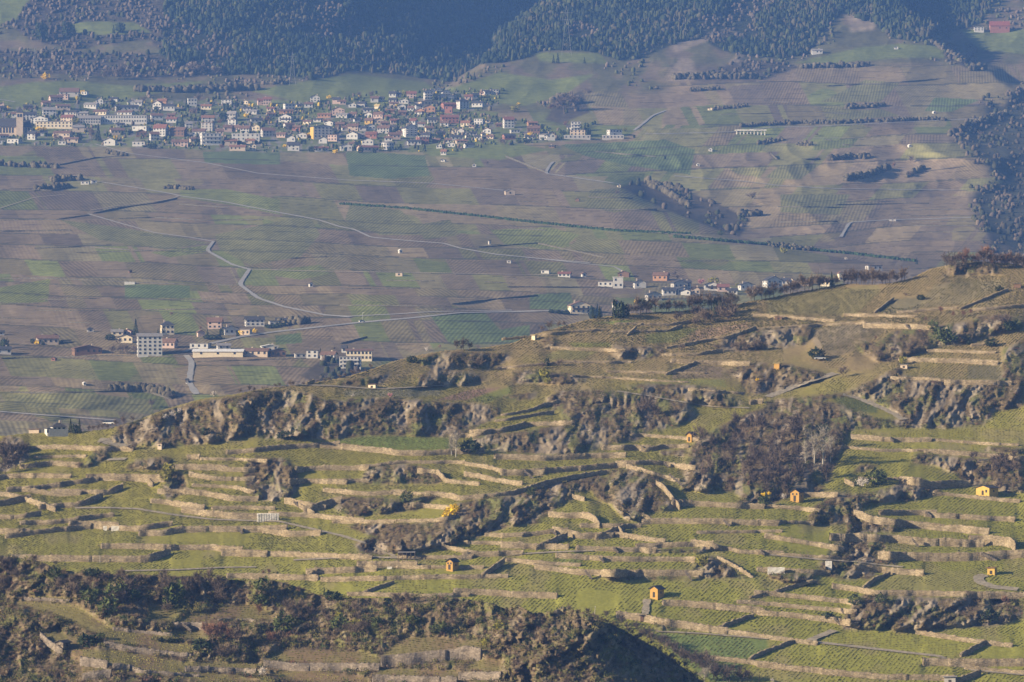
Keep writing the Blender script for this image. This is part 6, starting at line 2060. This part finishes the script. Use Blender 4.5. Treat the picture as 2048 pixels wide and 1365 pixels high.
mark(hut('D 1752,600', 140, 82, 'y', 'd', 'g', -.75, '', d=5.0, cols=2), 'low wide yellow house with two windows near the right edge', 'house')
mark(hut('K 76,944', 48, 40, 'a', 'y', 'f', -.4, '', d=2.2, pitch=.2, door=False), 'small box-shaped yellow shed on the ridge rock', 'shed')
mark(hut('H 1792,192', 66, 58, 'y', 'r', 'f', -.4, '', d=2.6, pitch=.4), 'yellow hut with a slanted red roof beside the curved gravel lane', 'hut')
mark(hut('I 935,702', 66, 30, 'c', 'b', 'f', -.3, '', d=2.4, pitch=.2), 'small cream field hut under the dark hedge', 'hut')
mark(hut('J 177,474', 32, 34, 'c', 'y', 'f', -.4, '', d=1.8, pitch=.1, door=False), 'small pale stone block hut on the open slope', 'hut')
mark(hut('H 1456,1060', 96, 52, 'g', 'g', 'f', -.15, '', d=3.6, pitch=.3), 'grey stone hut with a flat roof at the bottom right edge', 'hut')
mark(hut('G 1038,560', 26, 40, 'b', 'd', 'f', 0, '', d=1.4, pitch=.1, door=False), 'small black box shed beside the path below the orange hut', 'shed')
mark(hut('E 505,782', 80, 62, M_STONE_D, 'd', 'g', -.5, '', sheet=SPUR, d=3.4), 'dark stone hut on the spur vineyard', 'hut')
mark(hut('K 1090,945', 60, 30, 'e', 'g', 'f', -.3, '', d=2.2, pitch=.15), 'grey flat-topped stone shed at the edge of a fenced plot', 'shed')
mark(hut('K 85,555', 60, 26, 'b', 'b', 'f', -.2, '', d=2.0, pitch=.2), 'low brown shed tucked under the sloping vineyard', 'shed')
mark(hut('K 1995,300', 60, 34, 'b', 'd', 'f', -.2, '', d=2.0, pitch=.3, door=False), 'dark lean-to shed at the right edge', 'shed')
mark(hut('A 1290,210', 38, 26, 'e', 'b', 'f', -.4, '', d=2.4, pitch=.2), 'small beige shed at the cliff foot beside the grey lane', 'shed')
mark(hut('A 280,98', 90, 26, 'e', 'b', 'f', -.2, '', d=2.4, pitch=.2, door=False), 'low beige shed left of the white villa', 'shed')
# open shed with posts
p, w, h = put('B', 1205, 1108, 140, 48, HILL); o = empty('open_shed', p); b = box(-w / 2, w / 2, -2.2, 2.2, h, h + .2); ob('roof', me_py('roof', b[0], b[1], RM['g']), o); b = box(-w / 2, w / 2, 1.9, 2.1, -1, h - .003); ob('back_wall', me_py('back_wall', b[0], b[1], M_DARKWOOD), o)
for i in range(5): x = -w / 2 + .15 + (w - .3) * i / 4; b = box(x - .1, x + .1, -2.1, -1.9, -1, h - .003); ob('post', me_py('post', b[0], b[1], M_BARK), o)
mark(o, 'dark open shed with a flat roof where the two tracks meet', 'shed')
# white panelled retaining wall
p, w, h = put('B', 97, 808, 178, 60, HILL); p.y -= .6; o = empty('panel_wall', p); b = box(-w / 2, w / 2, 0, .5, -.5, h); ob('wall', me_py('wall', b[0], b[1], M_STONE_W), o)
for i in range(9): x = -w / 2 + w * (i + .5) / 9; b = box(x - .18, x + .18, -.25, -.003, -.4, h - .1); ob('rib', me_py('rib', b[0], b[1], M_STONE_W), o)
mark(o, 'white retaining wall of upright concrete panels above the track', 'wall')
for t, w0, h0, lab in (('A 925,886', 68, 36, 'small white concrete front set in the terrace wall'), ('A 842,884', 30, 34, 'narrow pale gate front beside the white concrete front'), ('D 65,1226', 135, 46, 'long white concrete slab wall below the lane'), ('B 1068,1190', 40, 14, 'white water tank on the grass under a wall'), ('D 485,1190', 50, 60, 'white rendered patch on the rock under the lane')):
    (q,), _ = parse(t); p, w, h = put(t[0], *[float(z) for z in t.split()[1].split(',')], w0, h0, HILL); p.y -= .7; b = box(-w / 2, w / 2, 0, .8, -.5, h); mark(ob('concrete_front', me_py('concrete_front', b[0], b[1], M_STONE_W), None, p), lab, 'wall')
# the white villa on the left crest
p, w, h = put('A', 465, 108, 105, 84, HILL); o = house('villa', p, w, h, 'w', 'd', 'h', .3, floors=2, cols=3, big=True, sink=3); b = box(-w * .92, -w / 2 - .003, -2.0, 3, -1, h * .42); wg = ob('wing', me_py('wing', b[0], b[1], WM['w']), o); b = box(-w * .96, -w / 2 - .006, -2.4, 3.4, h * .42 + .003, h * .42 + .25); ob('wing_roof', me_py('wing_roof', b[0], b[1], RM['d']), wg)
for k_ in range(3): ob('window', win_mesh(1.0, 1.2, M_GLASS), wg, (-w * (.85 - .12 * k_), -2.05, h * .22))
b = box(-w * .98, w * .5, -6.3, -6.1, -1, 1.6); ob('railing', me_py('railing', b[0], b[1], M_METAL), o); mark(o, 'white villa with a low hipped roof and side wing on the left crest', 'villa')
# stone stairs let into the walls, leaning posts
ST_TXT = '''
C 100,400 170,460
C 1215,332 1255,375
C 305,868 355,912
C 805,1010 850,1055
C 695,1085 735,1130
C 1688,788 1745,842
C 580,1195 640,1262
C 1380,1200 1440,1272
C 1985,1040 2020,1070
C 655,765 665,805
C 1280,615 1340,680
C 1255,425 1380,530
D 975,135 1005,165
D 1255,725 1310,768
D 1150,940 1210,1010
D 1700,1055 1830,1120
H 580,465 610,500
H 525,535 575,585
K 1100,590 1140,630
A 1890,850 1940,900
E 1460,580 1530,640
B 300,645 350,690
'''
for p_, _ in lines(ST_TXT):
    (u0, v0_), (u1, v1_) = p_; n = 7; V = []; Q = []
    a = HILL if not (u0 < 512 and v0_ > 1230) else SPUR
    d0 = float(np.min(a.samp(a.D, [u0, u1, (u0 + u1) / 2], [v0_, v1_, (v0_ + v1_) / 2]))) - 1.1
    A0 = ray(u0, v0_, d0); B0 = ray(u1, v1_, d0 - .4); st = []
    for i in range(n):
        c = A0 + (B0 - A0) * (i + .5) / n; hw = abs(B0[0] - A0[0]) / n * .55; st.append(box(c[0] - hw - A0[0], c[0] + hw - A0[0], c[1] - .55 - A0[1], c[1] + .55 - A0[1], c[2] - .8 - A0[2], c[2] + .1 - A0[2]))
    V, Q = join(*st); o = ob('stone_stair', me_py('stone_stair', V, Q, M_STONE_D), None, tuple(A0)); walls_n.add(o, u0, v0_, 'dark stone stair in a wall', 'stair', 'stone stairs in the terrace walls')
for t, h0, lab in (('G 660,530', 80, 'pale leaning pole at the top of the spur'), ('G 1978,1062', 66, 'dark pole at the bottom of the picture'), ('A 800,1146', 62, 'pale post dividing the long wall above the spur'), ('J 745,335', 16, 'white post on the grassy knoll'), ('F 880,50', 26, 'white box on a post where the track ends')):
    (q,), _ = parse(t); p = HILL.pt(*q); h = h0 / 4 * p.y / F; V = []; Q = []; tube(V, Q, (0, 0, -.4), (.25 if 'leaning' in lab else 0, 0, h), .12, .09, 6); mark(ob('pole', me_py('pole', [tuple(z) for z in V], Q, M_BARKPALE if 'dark' not in lab else M_DARKWOOD), None, p), lab, 'pole')
walls_n.done(); trees_n.done(); far_n.done()
